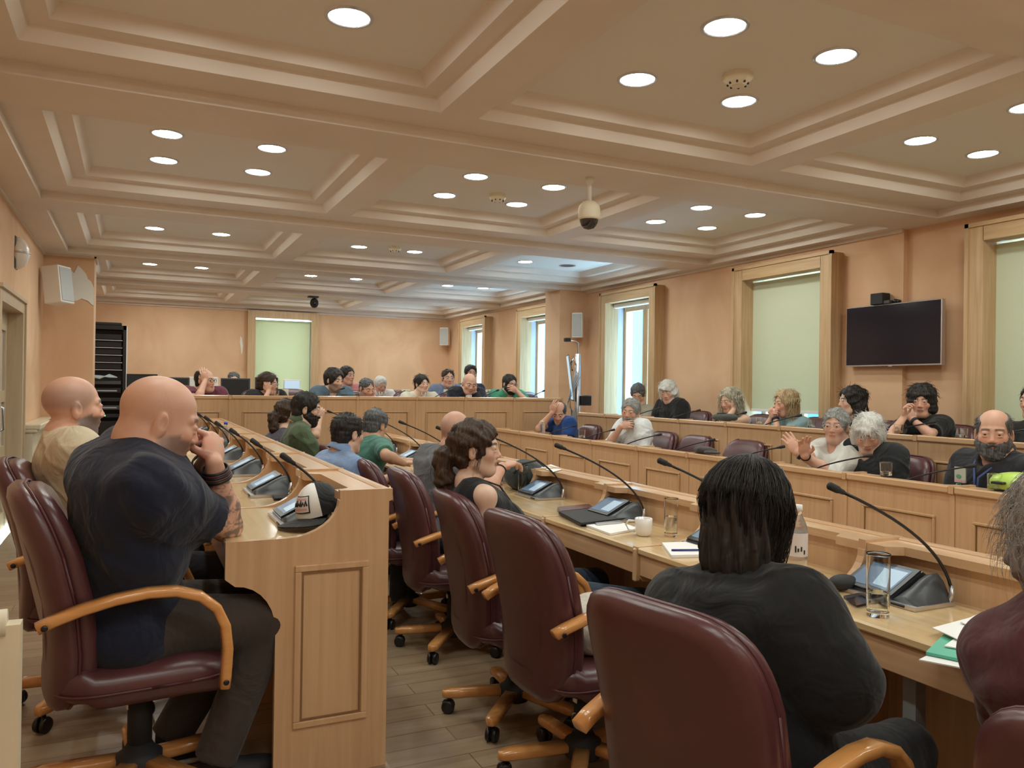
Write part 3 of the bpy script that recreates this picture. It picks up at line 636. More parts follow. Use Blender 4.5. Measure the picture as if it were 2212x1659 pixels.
# ------------------------------------------------------------ people: bodies grown as one smooth distance-field surface each
def unit(v): v = np.array(v, float); return v/(np.linalg.norm(v)+1e-9)
class Grid:
    def __init__(s, lo, hi, h):
        s.lo = np.array(lo, float); s.h = h; n = np.ceil((np.array(hi)-s.lo)/h).astype(int)+1; s.n = n
        s.ax = [(s.lo[i]+h*np.arange(n[i])).astype(np.float32) for i in range(3)]
        s.D = np.full(tuple(n), 1.0, np.float32)
    def sl(s, lo, hi, m):
        a = np.maximum(0, np.floor((np.array(lo)-m-s.lo)/s.h).astype(int)); b = np.minimum(s.n, np.ceil((np.array(hi)+m-s.lo)/s.h).astype(int)+1)
        if (b <= a).any(): return None
        S_ = tuple(slice(int(a[i]), int(b[i])) for i in range(3))
        return S_, s.ax[0][S_[0]][:, None, None], s.ax[1][S_[1]][None, :, None], s.ax[2][S_[2]][None, None, :]
    def put(s, S_, d, k, sub):
        A = s.D[S_]
        if sub: d = -d; h = np.clip(.5-.5*(d-A)/k, 0, 1) if False else np.clip(.5-.5*(A-d)/k, 0, 1); s.D[S_] = A*(1-h)+d*h+k*h*(1-h)
        else: h = np.clip(.5+.5*(A-d)/k, 0, 1); s.D[S_] = A*(1-h)+d*h-k*h*(1-h)
    def cap(s, a, b, ra, rb=None, k=.02, sub=False, flat=False):
        a = np.array(a, float); b = np.array(b, float); rb = ra if rb is None else rb; r = max(ra, rb)
        q = s.sl(np.minimum(a, b)-r, np.maximum(a, b)+r, k+.02)
        if not q: return s
        S_, X, Y, Z = q; ab = b-a; L2 = ab@ab+1e-12
        t0 = ((X-a[0])*ab[0]+(Y-a[1])*ab[1]+(Z-a[2])*ab[2])/L2; t = np.clip(t0, 0, 1)
        d = np.sqrt((X-a[0]-t*ab[0])**2+(Y-a[1]-t*ab[1])**2+(Z-a[2]-t*ab[2])**2)-(ra+(rb-ra)*t)
        if flat: d = np.maximum(d, (t0-1)*math.sqrt(L2))
        s.put(S_, d, k, sub); return s
    def ell(s, c, r, R=None, k=.02, sub=False, soft=0):
        c = np.array(c, float); r = np.array(r, float); m = r.max() if R is not None else r
        q = s.sl(c-m, c+m, k+.02)
        if not q: return s
        S_, X, Y, Z = q; X = X-c[0]; Y = Y-c[1]; Z = Z-c[2]
        if R is not None: X, Y, Z = X*R[0][0]+Y*R[1][0]+Z*R[2][0], X*R[0][1]+Y*R[1][1]+Z*R[2][1], X*R[0][2]+Y*R[1][2]+Z*R[2][2]
        k0 = np.sqrt((X/r[0])**2+(Y/r[1])**2+(Z/r[2])**2); k1 = np.sqrt((X/r[0]**2)**2+(Y/r[1]**2)**2+(Z/r[2]**2)**2)+1e-6
        s.put(S_, k0*(k0-1)/k1, k, sub); return s
    def plane(s, p, n, lo, hi, k=.01):        # cut away the half space beyond p along n, inside a box
        q = s.sl(lo, hi, 0)
        if not q: return s
        S_, X, Y, Z = q; d = (X-p[0])*n[0]+(Y-p[1])*n[1]+(Z-p[2])*n[2]; s.D[S_] = np.maximum(s.D[S_], d); return s
    def mesh(s, disp=None):
        D = s.D
        if disp is not None: D = disp(s, D)
        I = D < 0
        c = np.zeros(tuple(s.n-1), np.int8)
        for i in (0, 1):
            for j in (0, 1):
                for k in (0, 1): c += I[i:I.shape[0]-1+i, j:I.shape[1]-1+j, k:I.shape[2]-1+k]
        act = (c > 0) & (c < 8); idx = np.argwhere(act)
        if not len(idx): return np.zeros((0, 3)), np.zeros((0, 4), int)
        mp = np.full(act.shape, -1, np.int64); mp[act] = np.arange(len(idx))
        acc = np.zeros((len(idx), 3)); cnt = np.zeros(len(idx))
        offs = [(i, j, k) for i in (0, 1) for j in (0, 1) for k in (0, 1)]
        val = {o: D[idx[:, 0]+o[0], idx[:, 1]+o[1], idx[:, 2]+o[2]] for o in offs}
        for o in offs:
            for ax in range(3):
                if o[ax] == 0:
                    o2 = list(o); o2[ax] = 1; o2 = tuple(o2); v0, v1 = val[o], val[o2]; x = (v0 < 0) != (v1 < 0)
                    t = np.where(x, v0/(v0-v1+1e-12), 0); p = np.tile(np.array(o, float), (len(idx), 1)); p[:, ax] += t
                    acc += p*x[:, None]; cnt += x
        V = s.lo+s.h*(idx+acc/np.maximum(cnt, 1)[:, None]); F = []
        for ax in range(3):
            a1, a2 = (ax+1) % 3, (ax+2) % 3
            s0 = [slice(None)]*3; s1 = [slice(None)]*3; s0[ax] = slice(0, -1); s1[ax] = slice(1, None)
            x = I[tuple(s0)] != I[tuple(s1)]; e = np.argwhere(x); e = e[(e[:, a1] > 0) & (e[:, a2] > 0) & (e[:, a1] < s.n[a1]-1) & (e[:, a2] < s.n[a2]-1)]
            def g(d1, d2):
                q = e.copy(); q[:, a1] -= d1; q[:, a2] -= d2; return mp[q[:, 0], q[:, 1], q[:, 2]]
            Q = np.stack([g(1, 1), g(0, 1), g(0, 0), g(1, 0)], 1); fl = I[e[:, 0], e[:, 1], e[:, 2]]
            Q[~fl] = Q[~fl][:, ::-1]; F.append(Q)
        return V, np.concatenate(F)
def np_mesh(name, V, F, m, parent=None, col=None):
    me = bpy.data.meshes.new(name); me.vertices.add(len(V)); me.vertices.foreach_set('co', V.astype(np.float32).ravel())
    n = len(F); me.loops.add(n*4); me.loops.foreach_set('vertex_index', F.astype(np.int32).ravel())
    me.polygons.add(n); me.polygons.foreach_set('loop_start', np.arange(n, dtype=np.int32)*4)
    try: me.polygons.foreach_set('loop_total', np.full(n, 4, np.int32))
    except Exception: pass
    me.update(calc_edges=True); me.polygons.foreach_set('use_smooth', np.ones(n, bool)); me.materials.append(MATS[m] if isinstance(m, str) else m)
    if col is not None:
        at = me.color_attributes.new('col', 'FLOAT_COLOR', 'POINT'); c4 = np.ones((len(V), 4), np.float32); c4[:, :3] = col; at.data.foreach_set('color', c4.ravel())
    o = bpy.data.objects.new(name, me); C.objects.link(o)
    if parent: o.parent = parent
    return o
def noise3(P, f, seed=0):
    rs = np.random.RandomState(seed); r = 0
    for i in range(4):
        d = rs.normal(size=3); d /= np.linalg.norm(d); d2 = rs.normal(size=3)
        r = r+np.sin(f*(P[0]*d[0]+P[1]*d[1]+P[2]*d[2])*(1+.45*i)+1.7*np.sin(f*.5*(P[0]*d2[0]+P[1]*d2[1]+P[2]*d2[2])+i)+seed)/(1+.3*i)
    return r/2.6
def Rz(a): c, s = math.cos(a), math.sin(a); return np.array([[c, -s, 0], [s, c, 0], [0, 0, 1.]])
def Rx(a): c, s = math.cos(a), math.sin(a); return np.array([[1, 0, 0], [0, c, -s], [0, s, c.real]])
def Ry(a): c, s = math.cos(a), math.sin(a); return np.array([[c, 0, s], [0, 1, 0], [-s, 0, c]])
rad = math.radians
SK = {'fair': (.66, .41, .29), 'rosy': (.65, .37, .265), 'tan': (.55, .32, .21), 'pale': (.70, .47, .355)}
HAIR = {'black': ((.012, .010, .009), (.035, .028, .024)), 'brown': ((.030, .016, .010), (.07, .04, .025)), 'grey': ((.20, .20, .19), (.36, .36, .34)), 'white': ((.50, .49, .46), (.70, .69, .65)),
        'darkgrey': ((.05, .052, .055), (.14, .145, .15)), 'blond': ((.30, .20, .10), (.55, .42, .24)), 'ash': ((.28, .25, .18), (.48, .44, .34)), 'curlgrey': ((.20, .17, .15), (.38, .34, .31))}
def hand(G, W, d, n, side, curl=.5, s=1.0, spread=0.0, k=.006):
    # W wrist, d finger direction, n back-of-hand direction, side +1 right hand: thumb towards -x of the hand frame
    d = unit(d); n = unit(np.array(n, float)-d*(np.array(n, float)@d)); x = np.cross(d, n)*side
    R = np.stack([x, d, n], 1)
    def L(a, b, c): return W+R@(np.array([a, b, c])*s)
    G.ell(L(0, .048, 0), np.array([.041, .055, .0165])*s, R, k=.012)
    for i, (fx, ln) in enumerate(((-.031, .072), (-.0105, .082), (.0105, .076), (.030, .060))):
        p = L(fx, .088-abs(i-1.2)*.004, .002); a = 0; sp = spread*(i-1.5)*-.16; c = curl*(1+.08*i)
        for j, f in enumerate((.45, .32, .26)):
            a += c*(.9 if j == 0 else 1.0)
            dv = R@np.array([sp*(-1 if False else 1)*-1, math.cos(a), -math.sin(a)]); q = p+unit(dv)*ln*f*s
            G.cap(p, q, (.0092-.0009*j)*s, (.0085-.0009*j)*s, k=.003 if j == 0 else .002); p = q
    p = L(-.028, .018, -.004); q = L(-.052, .048, -.012-.02*curl); r = L(-.050+.012*curl, .080, -.020-.028*curl)
    G.cap(p, q, .0125*s, .0105*s, k=.008).cap(q, r, .0102*s, .008*s, k=.003)
def ik(Sh, W, l1, l2, pole):
    v = W-Sh; L = np.linalg.norm(v)
    if L > (l1+l2)*.995: W = Sh+v/L*(l1+l2)*.995; v = W-Sh; L = np.linalg.norm(v)
    a = (l1*l1-l2*l2+L*L)/(2*L); h = math.sqrt(max(1e-5, l1*l1-a*a)); u = v/L; p = unit(pole-u*(pole@u)); return Sh+u*a+p*h, W
PEOPLE = {}
def person(key, label, hc, face=0, pitch=0, roll=0, body=0, floor=0, seat=.46, lean=.12, h=.006, skin='fair', sex='m', fat=1.0, hs=1.0,
           hair=None, hcol='black', beard=None, brow=None, stub=0, scalp=0, shirt=('tee', (.1, .1, .1)), sleeve=.55, pants=(.03, .03, .035),
           armL=None, armR=None, glasses=None, legs=True, eyes=True, tattoo=False, elbows=None, collar=False, neckskin=None, asym=None, knees=(.1, .1), shoes=False, nf=0, chair_=True, neck=.0, sh_drop=0, pelxy=None, nose=1.0, thick=1.0, reach=.34, feet=(-.02, -.02)):
    hc = np.array(hc, float); B = Rz(-rad(body)); H = Rz(-rad(face)) @ Rx(rad(-pitch)) @ Ry(rad(roll)) if True else None
    up = np.array([0, 0, 1.]); f = B[:, 1]; r = B[:, 0]
    HP = lambda x, y, z: hc+H@(np.array([x, y, z])*hs)
    BP = lambda x, y, z: hc+B@np.array([x, y, z])
    fem = sex == 'f'; sw = (.150 if fem else .174)*(1+(fat-1)*.35); neckr = (.041 if fem else .054)*(1+(fat-1)*.4)*thick
    nb = HP(0, -.035, -.10)*.5+(hc+B@np.array([0, -.045, -.12]))*.5+up*(-.018-neck)            # base of the neck
    top = HP(0, -.018, -.055)
    C7 = nb+up*(-.035)-f*.01
    pel = np.array([*(C7-f*lean)[:2], floor+seat+.09]); pel = pel if pelxy is None else np.array([pelxy[0], pelxy[1], pel[2]])
    spine = unit(C7-pel); fw = unit(f-spine*(f@spine)); rt = np.cross(fw, spine); TR = np.stack([rt, fw, spine], 1)
    TL_ = np.linalg.norm(C7-pel)
    SHL = C7-spine*(.055+sh_drop)-rt*sw+fw*.005; SHR = C7-spine*(.055+sh_drop)+rt*sw+fw*.005
    l1, l2 = (.275 if fem else .295), (.235 if fem else .255)
    dz = floor+DESKZW
    arms = []
    for sgn, Sh, A in ((-1, SHL, armL), (1, SHR, armR)):
        if A is None: A = dict(w=(sgn*.10, reach, None), d=(-sgn*.6, 1, 0), n=(0, 0, 1), c=.35)
        if A == 'none': A = dict(w=(sgn*.16, .28, 'lap'), d=(-sgn*.4, 1, -.2), n=(0, 0, 1), c=.35)
        wx, wy, wz = A.get('w', (0, 0, 0))
        if 'wp' in A: W = atD(*A['wp'])
        elif 'hd' in A: W = HP(wx, wy, wz)
        else:
            W = BP(wx, wy, 0); W[2] = (dz+.032 if wz is None else (floor+seat+.20 if wz == 'lap' else hc[2]+wz))
        fr = H if 'hd' in A else (np.eye(3) if 'wp' in A and A.get('world') else B)
        pole = B@np.array(A.get('p', (sgn*.7, -.35, -1.0)), float)
        E, W = ik(Sh, W, l1, l2, pole)
        if A.get('e') is not None: E = BP(*A['e'])
        if 'ep' in A: E = atD(*A['ep'])
        arms.append((sgn, Sh, E, W, fr@np.array(A['d'], float), fr@np.array(A['n'], float), A.get('c', .4), A.get('sp', .3)))
    # ---- skin
    pts = [hc]+[a[i] for a in arms for i in (1, 2, 3)]+[C7]
    lo = np.min(pts, 0)-.2; hi = np.max(pts, 0)+.2; G = Grid(lo, hi, h)
    fk = 1+(fat-1)*.5
    G.ell(HP(0, -.014, .037), np.array([.077, .098, .086])*hs, H).ell(HP(0, .022, -.035), np.array([.060*fk, .068, .082])*hs, H, k=.03)
    G.ell(HP(0, .052, -.092), np.array([.030, .028, .022])*hs, H, k=.03)
    for s_ in (-1, 1):
        G.cap(HP(s_*.050*fk, .0, -.062), HP(s_*.022, .055, -.098), .020*hs, .018*hs, k=.025)
        G.ell(HP(s_*.036, .060, -.020), np.array([.026, .022, .024])*hs, H, k=.02)
        G.cap(HP(s_*.012, .081, .028), HP(s_*.045, .068, .024), .011*hs, .009*hs, k=.015)
        G.ell(HP(s_*.031, .103, .006), np.array([.018, .021, .012])*hs, H, k=.012, sub=True)
        G.ell(HP(s_*.031, .077, .006), np.array([.0155, .0145, .0125])*hs, H, k=.005)
        lz = .0125 if pitch < 12 else .0085
        if h <= .0062: G.ell(HP(s_*.031, .0815, lz), np.array([.0160, .0120, .0062])*hs, H, k=.003).ell(HP(s_*.031, .0800, -.0058), np.array([.0155, .0125, .0060])*hs, H, k=.003)
        if h < .0065:
            ER = H@Rz(s_*-.35)
            G.ell(HP(s_*.079, -.010, -.006), np.array([.0085, .019, .033])*hs, ER, k=.006); G.ell(HP(s_*.071, -.004, -.022), np.array([.010, .012, .014])*hs, ER, k=.006)
            G.ell(HP(s_*.0895, -.006, .000), np.array([.0065, .010, .020])*hs, ER, k=.004, sub=True)
        else: G.ell(HP(s_*.078, -.010, -.004), np.array([.010, .019, .032])*hs, H, k=.008)
    G.cap(HP(0, .083, .014), HP(0, .097, -.020), .0085*hs, .0105*hs, k=.014).ell(HP(0, .0985, -.027), np.array([.0125, .0125, .0098])*hs, H, k=.008)
    for s_ in (-1, 1): G.ell(HP(s_*.0125, .091, -.032), np.array([.008, .011, .0075])*hs, H, k=.006)
    G.ell(HP(0, .081, -.053), np.array([.022, .013, .010])*hs, H, k=.010).ell(HP(0, .084, -.0555), np.array([.021, .0095, .0055])*hs, H, k=.005).ell(HP(0, .081, -.067), np.array([.017, .0105, .0065])*hs, H, k=.006)
    G.ell(HP(0, .0965, -.0610), np.array([.021, .008, .0022])*hs, H, k=.004, sub=True)
    if beard or fat > 1.15: G.ell(HP(0, .02, -.105), np.array([.050, .050, .028])*hs*(fk), H, k=.03)
    G.cap(top, nb, neckr*.98, neckr*1.04, k=.022).cap(nb, C7-spine*.05, neckr*1.05, .070 if not fem else .055, k=.04)
    for s_, Sh in ((-1, SHL), (1, SHR)): G.cap(nb-up*.02, Sh+spine*.012, .042 if not fem else .030, .046 if not fem else .038, k=.05)
    G.cap(SHL, SHR, .050 if not fem else .043, k=.04).ell(C7-spine*.12, (.14, .085, .13), TR, k=.04)
    for sgn, Sh, E, W, d, n, c, sp in arms:
        m_ = .80 if fem else 1.0*fk
        G.cap(Sh, E, .047*m_, .040*m_, k=.03); e2 = E+(W-E)*.30
        G.cap(E, e2, .038*m_, .041*m_, k=.02).cap(e2, W, .040*m_, .027*(.9 if fem else 1), k=.02)
        hand(G, W, d, n, sgn, c, .9 if fem else (1.0 if fat < 1.2 else 1.08), sp)
    V, F = G.mesh()
    Q = (V-hc)@H/hs; x, y, z = Q[:, 0], Q[:, 1], Q[:, 2]; ax = abs(x)
    base = np.array(SK[skin]) if isinstance(skin, str) else np.array(skin)
    col = np.tile(base, (len(V), 1)); nz = noise3((V[:, 0], V[:, 1], V[:, 2]), 60, 3)[:, None]; col = col*(1+.05*nz)
    def blend(m, c, a=1.0): w_ = (np.clip(m, 0, 1)*a)[:, None]; col[:] = col*(1-w_)+np.array(c)*w_
    sm = lambda v, w_=.01: np.clip(v/w_+.5, 0, 1)
    inh = sm(.16-np.linalg.norm(Q, axis=1))
    blend(sm(.022-np.hypot(ax-.045, z+.028), .02)*sm(y-.05)*inh, base*np.array([1.08, .78, .76]), .5)
    blend(sm(.020-np.hypot(x, z+.028), .012)*sm(y-.09)*inh, base*np.array([1.05, .75, .72]), .4)
    hc1 = np.array(HAIR[hcol][0]); 
    blend(sm(.021-ax, .004)*sm(.0095-abs(z+.0612), .003)*sm(y-.078)*inh, np.array([.42, .14, .12]) if fem else base*np.array([.82, .55, .52]), .85)
    bc = np.array(brow) if brow is not None else hc1*.9+.01
    blend(sm(.0055-abs(z-.029+.10*abs(ax-.028)), .003)*sm(.020-abs(ax-.031), .005)*sm(y-.055)*inh, bc, .85)
    if h > .0065 or not eyes:
        blend(sm(.0035-abs(z-.006), .003)*sm(.011-abs(ax-.031), .004)*sm(y-.06)*inh, (.03, .02, .018), .8)
    if stub: 
        bm = sm(-.030-z+.35*(y-.02)*(y < .05)-.0, .012)*sm(y+.005-(.0), .02)*inh*(1-sm(.016-ax, .006)*sm(z+.048, .006)); bm *= 1-sm(.02-ax, .004)*sm(.010-abs(z+.0612), .003)
        bm *= sm(z+.135, .02)
        blend(bm, hc1*1.0+.02, stub)
    if scalp: blend(sm(z-.0-.9*np.clip(y-.02, 0, 1)-.0, .02)*sm(.055-y-.0, .03)*inh*sm(.085-z, .05), hc1+.03, scalp)
    if tattoo is not False:
        sgn, Sh, E, W = arms[tattoo][:4]; ab = W-E; L = np.linalg.norm(ab); t = (V-E)@ab/L**2; rr = np.linalg.norm(V-E-np.clip(t, 0, 1)[:, None]*ab, axis=1)
        nn = noise3((V[:, 0], V[:, 1], V[:, 2]), 62, 11)+.5*noise3((V[:, 0], V[:, 1], V[:, 2]), 150, 5)
        blend((np.clip((nn+.1)*2.2, 0, 1)*.8+np.clip(1-abs(nn+.45)*7, 0, 1)*.8)*sm(t+.12, .08)*sm(.78-t, .05)*sm(.075-rr), (.06, .065, .07), .92)
    me = np_mesh('person', V, F, 'skin', None, np.clip(col, 0, 1)); tag(me, label, 'person')
    # ---- clothing
    kind, scol = shirt[0], shirt[1]; open_ = kind == 'tank'
    hh = max(h, .0065); e = .011; slv = {'tee': sleeve, 'polo': sleeve, 'shirt': .98, 'tank': 0, 'jacket': 1, 'poncho': .72, 'sweater': 1}[kind]
    pts = [C7, pel, SHL, SHR]+[a[2] for a in arms]+[a[3] for a in arms]; lo = np.min(pts, 0)-.26; hi = np.max(pts, 0)+.2; lo[2] = max(lo[2], pel[2]-.16); T = Grid(lo, hi, hh)
    w_ = fat; q = lambda a, b, c: pel+TR@np.array([a, b, c])
    dp = .108*(w_ if w_ > 1 else 1)
    T.ell(q(0, .0, TL_-.17), ((.165 if fem else .185)*fk+e, dp+e, .19), TR, k=.05)
    T.ell(q(0, -.012, TL_-.10), (sw+.030*fk, dp+(.012 if fat > 1.05 else -.012), .10*fk), TR, k=.06)
    T.ell(q(0, .012*w_, TL_*.45), ((.135 if fem else .155)*w_+e, (.105)*w_+e, .20), TR, k=.08)
    T.ell(q(0, .0, .02), ((.165)*w_+e, .125*w_+e, .15), TR, k=.06)
    if fem:
        for s_ in (-1, 1): T.ell(q(s_*.075, .085, TL_-.21), (.07, .06, .065), TR, k=.04)
    if open_:
        for s_, Sh in ((-1, SHL), (1, SHR)): T.cap(C7-spine*.02+rt*s_*.06, Sh-rt*s_*.024+spine*.004, .060, .055, k=.03)
    else:
        T.cap(SHL, SHR, .058 if not fem else .051, k=.04)
        for s_, Sh in ((-1, SHL), (1, SHR)): T.cap(nb-up*.026+rt*s_*.03, Sh+spine*.004-rt*s_*.02, .050, .055 if not fem else .049, k=.06)
    if slv:
        for sgn, Sh, E, W, *_ in arms:
            m_ = .93 if fem else 1.0*fk
            if slv < .99:
                if slv <= .9: ee = Sh+(E-Sh)*slv; T.cap(Sh-spine*.05, Sh+(E-Sh)*.35, .057*m_, .056*m_, k=.10).cap(Sh, ee, .058*m_, .062*m_, k=.05, flat=True)
                else: T.cap(Sh-spine*.05, Sh+(E-Sh)*.35, .057*m_, .056*m_, k=.10).cap(Sh, E, .058*m_, .054*m_, k=.05).cap(E, E+(W-E)*.10, .052*m_, .052*m_, k=.02, flat=True)
            else: T.cap(Sh-spine*.05, Sh+(E-Sh)*.35, .057*m_, .056*m_, k=.10).cap(Sh, E, .059*m_, .054*m_, k=.05).cap(E, E+(W-E)*.92, .052*m_, .040*m_, k=.02, flat=True)
            if kind == 'poncho': T.cap(Sh, E-(E-Sh)*.22, .072, .085, k=.05).cap(q(sgn*.1, -.03, TL_-.12), E-(E-Sh)*.35, .11, .08, k=.06)
    nk = neckr*(1.12 if not open_ else 1.18)
    nd_ = {'tee': .0, 'polo': .012, 'shirt': .02, 'tank': .035, 'jacket': .02, 'poncho': -.005, 'sweater': 0}[kind]
    T.cap(nb-up*(.008+nd_*.3)+fw*.012, top+up*.02, nk*1.10, nk*1.25, k=.012, sub=True)
    if nd_: T.ell(nb-up*.02+fw*.085-spine*nd_*1.2, (nk*(.75 if not open_ else 1.2), .07, .03+nd_*1.4), TR, k=.012, sub=True)
    sd = int(abs(hc[0]*31+hc[1]*17)) % 97
    def wr(g, D):
        X, Y, Z = g.ax[0][:, None, None], g.ax[1][None, :, None], g.ax[2][None, None, :]
        a = X*rt[0]+Y*rt[1]+Z*rt[2]; b_ = X*fw[0]+Y*fw[1]+Z*fw[2]; c_ = X*spine[0]+Y*spine[1]+Z*spine[2]
        n1 = np.sin(16*c_+9*a+2.2*np.sin(11*b_+7*a+sd)+sd)*np.sin(8*a-7*c_+sd*.7+1.3*np.sin(9*c_)); n2 = np.sin(38*c_-22*a+20*b_+2.6*np.sin(12*a+9*c_+sd))
        n3 = np.sin(27*a+19*b_+14*c_+2.4*np.sin(8*c_-10*b_+sd)); r1 = (1-np.abs(np.sin(11*c_+6*a-5*b_+1.8*np.sin(5*b_+4*a+sd)+sd)))**5; r2 = (1-np.abs(np.sin(15*b_+9*c_+2.2*np.sin(6*a+sd))))**6; return D+.0050*n1+.0025*n2*n1*2-.008*r1*(.5+.5*np.sin(7*a+5*b_+sd))-.006*r2*(.5+.5*np.sin(9*c_-4*a))
    V2, F2 = T.mesh(wr)
    nm = {'tee': 't_shirt', 'polo': 'polo_shirt', 'shirt': 'shirt', 'tank': 'sleeveless_top', 'jacket': 'jacket', 'poncho': 'loose_black_top', 'sweater': 'sweater'}[kind]
    fm = fabric('cloth_%.3f_%.3f_%.3f' % scol, scol); so = np_mesh(nm, V2, F2, fm, me)
    if collar or kind == 'jacket':
        ax3 = unit(top-nb); cf = unit(f-ax3*(f@ax3)); cr_ = np.cross(cf, ax3); V = []; n_ = 28; rows = ((1.12, .010), (1.16, .046), (1.24, .052), (1.46, .032), (1.72, .002), (1.66, -.006))
        for rr_, zz_ in rows:
            for i in range(n_+1):
                an = rad(28+304*i/n_); fr_ = max(0, math.cos(an)); V.append(nb-up*.010-ax3*.012*fr_*2.2+ax3*zz_*(1-.25*fr_)+(cf*math.cos(an)*(1+.10*fr_)+cr_*math.sin(an))*neckr*rr_)
        F = [(j*(n_+1)+i, j*(n_+1)+i+1, (j+1)*(n_+1)+i+1, (j+1)*(n_+1)+i) for j in range(len(rows)-1) for i in range(n_)]
        MB().add(V, F, True).build('collar', fm if kind != 'jacket' else fabric('cloth_white', (.75, .76, .78)), so)
    if kind == 'jacket' and shirt[2:]:      # shirt front and lapels under a jacket
        G3 = Grid(nb-.2, nb+.2, .006); G3.ell(C7-spine*.10+fw*(.095*w_), (.05, .035, .13), TR); V3, F3 = G3.mesh(); np_mesh('shirt_front', V3, F3, fabric('cloth_white', (.75, .76, .78)), me)
    # ---- trousers
    if legs:
        kp = []; 
        for s_, kk in ((-1, knees[0]), (1, knees[1])):
            hp = pel+r*s_*.09-up*.01; kn = pel+r*s_*(.09+kk)+f*.42; kn[2] = floor+seat+.055; an = kn+f*.0-up*(seat-.03); an = kn+f*(feet[0] if s_ < 0 else feet[1]); an[2] = floor+.09; kp.append((s_, hp, kn, an))
        pts = [a[i] for a in kp for i in (1, 2, 3)]; G4 = Grid(np.min(pts, 0)-.2, np.max(pts, 0)+.2, .010 if shoes else .016)
        G4.ell(pel-up*.01, (.17*w_, .135*w_, .11), B, k=.05)
        for s_, hp, kn, an in kp: G4.cap(hp, kn, .090*fk, .066*fk, k=.05).cap(kn, an, .064*fk, .055*fk, k=.03, flat=True)
        V4, F4 = G4.mesh(); np_mesh('trousers', V4, F4, fabric('cloth_%.3f_%.3f_%.3f' % pants, pants), me)
        if shoes:
            for s_, hp, kn, an in kp:
                G5 = Grid(an-.3, an+.3, .008); bz = floor
                t_ = an+f*.17; G5.ell((*(an+f*.02)[:2], floor+.055), (.042, .06, .05), B, k=.02).ell((*(an+f*.10)[:2], floor+.042), (.046, .105, .036), B, k=.03).cap(an, (*(an)[:2], floor+.12), .045, k=.02)
                V5, F5 = G5.mesh(); V5[:, 2] = np.maximum(V5[:, 2], floor+.012); sh = np_mesh('shoe', V5, F5, 'blackmatte', me)
                G6 = Grid(an-.3, an+.3, .008); G6.ell((*(an+f*.06)[:2], floor+.016), (.048, .145, .020), B, k=.02); V6, F6 = G6.mesh(); V6[:, 2] = np.clip(V6[:, 2], floor+.001, floor+.022); np_mesh('sole', V6, F6, 'white', sh)
    # ---- hair
    def headgrid(m=.2, hz=None): return Grid(hc-m, hc+m, hz or max(.0045, h*.85))
    def hdisp(amp, fr, seed=2, fine=.0015):
        def fn(g, D):
            X, Y, Z = g.ax[0][:, None, None]-hc[0], g.ax[1][None, :, None]-hc[1], g.ax[2][None, None, :]-hc[2]
            lx = X*H[0][0]+Y*H[1][0]+Z*H[2][0]; ly = X*H[0][1]+Y*H[1][1]+Z*H[2][1]; lz = X*H[0][2]+Y*H[1][2]+Z*H[2][2]
            th = np.arctan2(lx, ly+.02); return D+amp*noise3((lx, ly, lz), fr, seed)+fine*np.sin(34*th+3*np.sin(30*lz+th*3)+seed)
        return fn
    if hair:
        st = hair if isinstance(hair, str) else hair[0]; t = {'short': .010, 'crop': .005, 'fringe': .005}.get(st, .016)
        if not isinstance(hair, str): t = hair[1]
        hm = hairmat('hair_'+hcol, *HAIR[hcol]); G7 = headgrid(.30 if st in ('long', 'pony', 'wavy', 'longcurl') else .2)
        G7.ell(HP(0, -.016, .038), np.array([.077+t, .098+t, .087+t])*hs, H); G7.ell(HP(0, -.052, -.030), np.array([.062+t*.6, .050+t*.6, .060])*hs, H, k=.02)
        fx = {'fringe': 0, 'short': 0, 'crop': 0}.get(st, 0)
        A_, F_ = (.006, 70), .0012
        if st in ('wavy', 'bob', 'bigwhite', 'shag', 'long', 'longcurl'):
            for s_ in (-1, 1):
                if st == 'bob': G7.ell(HP(s_*.062, -.012, -.030), np.array([.040, .072, .070])*hs, H, k=.03)
                if st == 'bigwhite': G7.ell(HP(s_*.070, -.015, -.020), np.array([.036, .068, .066])*hs, H, k=.03)
                if st == 'shag': G7.ell(HP(s_*.066, -.01, .01), np.array([.028, .075, .06])*hs, H, k=.03)
                if st in ('wavy', 'longcurl'): G7.cap(HP(s_*.066, -.01, .0), HP(s_*.088, -.02, -.125), .042*hs, .036*hs, k=.03)
                if st == 'longcurl': G7.cap(HP(s_*.088, -.02, -.12), HP(s_*.095, .01, -.22), .040*hs, .030*hs, k=.03)
                if st == 'long': G7.cap(HP(s_*.060, -.02, .0), HP(s_*.075, -.02, -.13), .034*hs, .036*hs, k=.03)
            G7.ell(HP(0, -.065, -.06), np.array([.085, .055, .10])*hs, H, k=.03)
            if st in ('long', 'longcurl'): G7.ell(HP(0, -.055, -.13), np.array([.095, .05, .10])*hs, H, k=.03)
            if st == 'bob': G7.ell(HP(0, -.02, .055), np.array([.10, .105, .078])*hs, H, k=.03); G7.ell(HP(.0, .065, .062), np.array([.07, .035, .028])*hs, H, k=.02)
            if st == 'bigwhite': G7.ell(HP(.01, .060, .070), np.array([.068, .045, .034])*hs, H, k=.02)
            A_, F_ = (.011, 55), .0022
            if st in ('longcurl',): A_ = (.014, 75)
        if st == 'pony':
            G7.ell(HP(0, -.02, .045), np.array([.092, .108, .090])*hs, H, k=.02); G7.cap(HP(0, -.105, .0), HP(0, -.15, -.03), .030, .040, k=.02).cap(HP(0, -.15, -.03), HP(.01, -.150, -.13), .045, .040, k=.03).cap(HP(.01, -.15, -.13), HP(.0, -.130, -.20), .036, .018, k=.03)
            G7.cap(HP(-.02, .075, .085), HP(.045, .080, .048), .012, .007, k=.012); A_, F_ = (.008, 55), .0025
        if st == 'fringe': A_, F_ = (.0018, 70), .0006
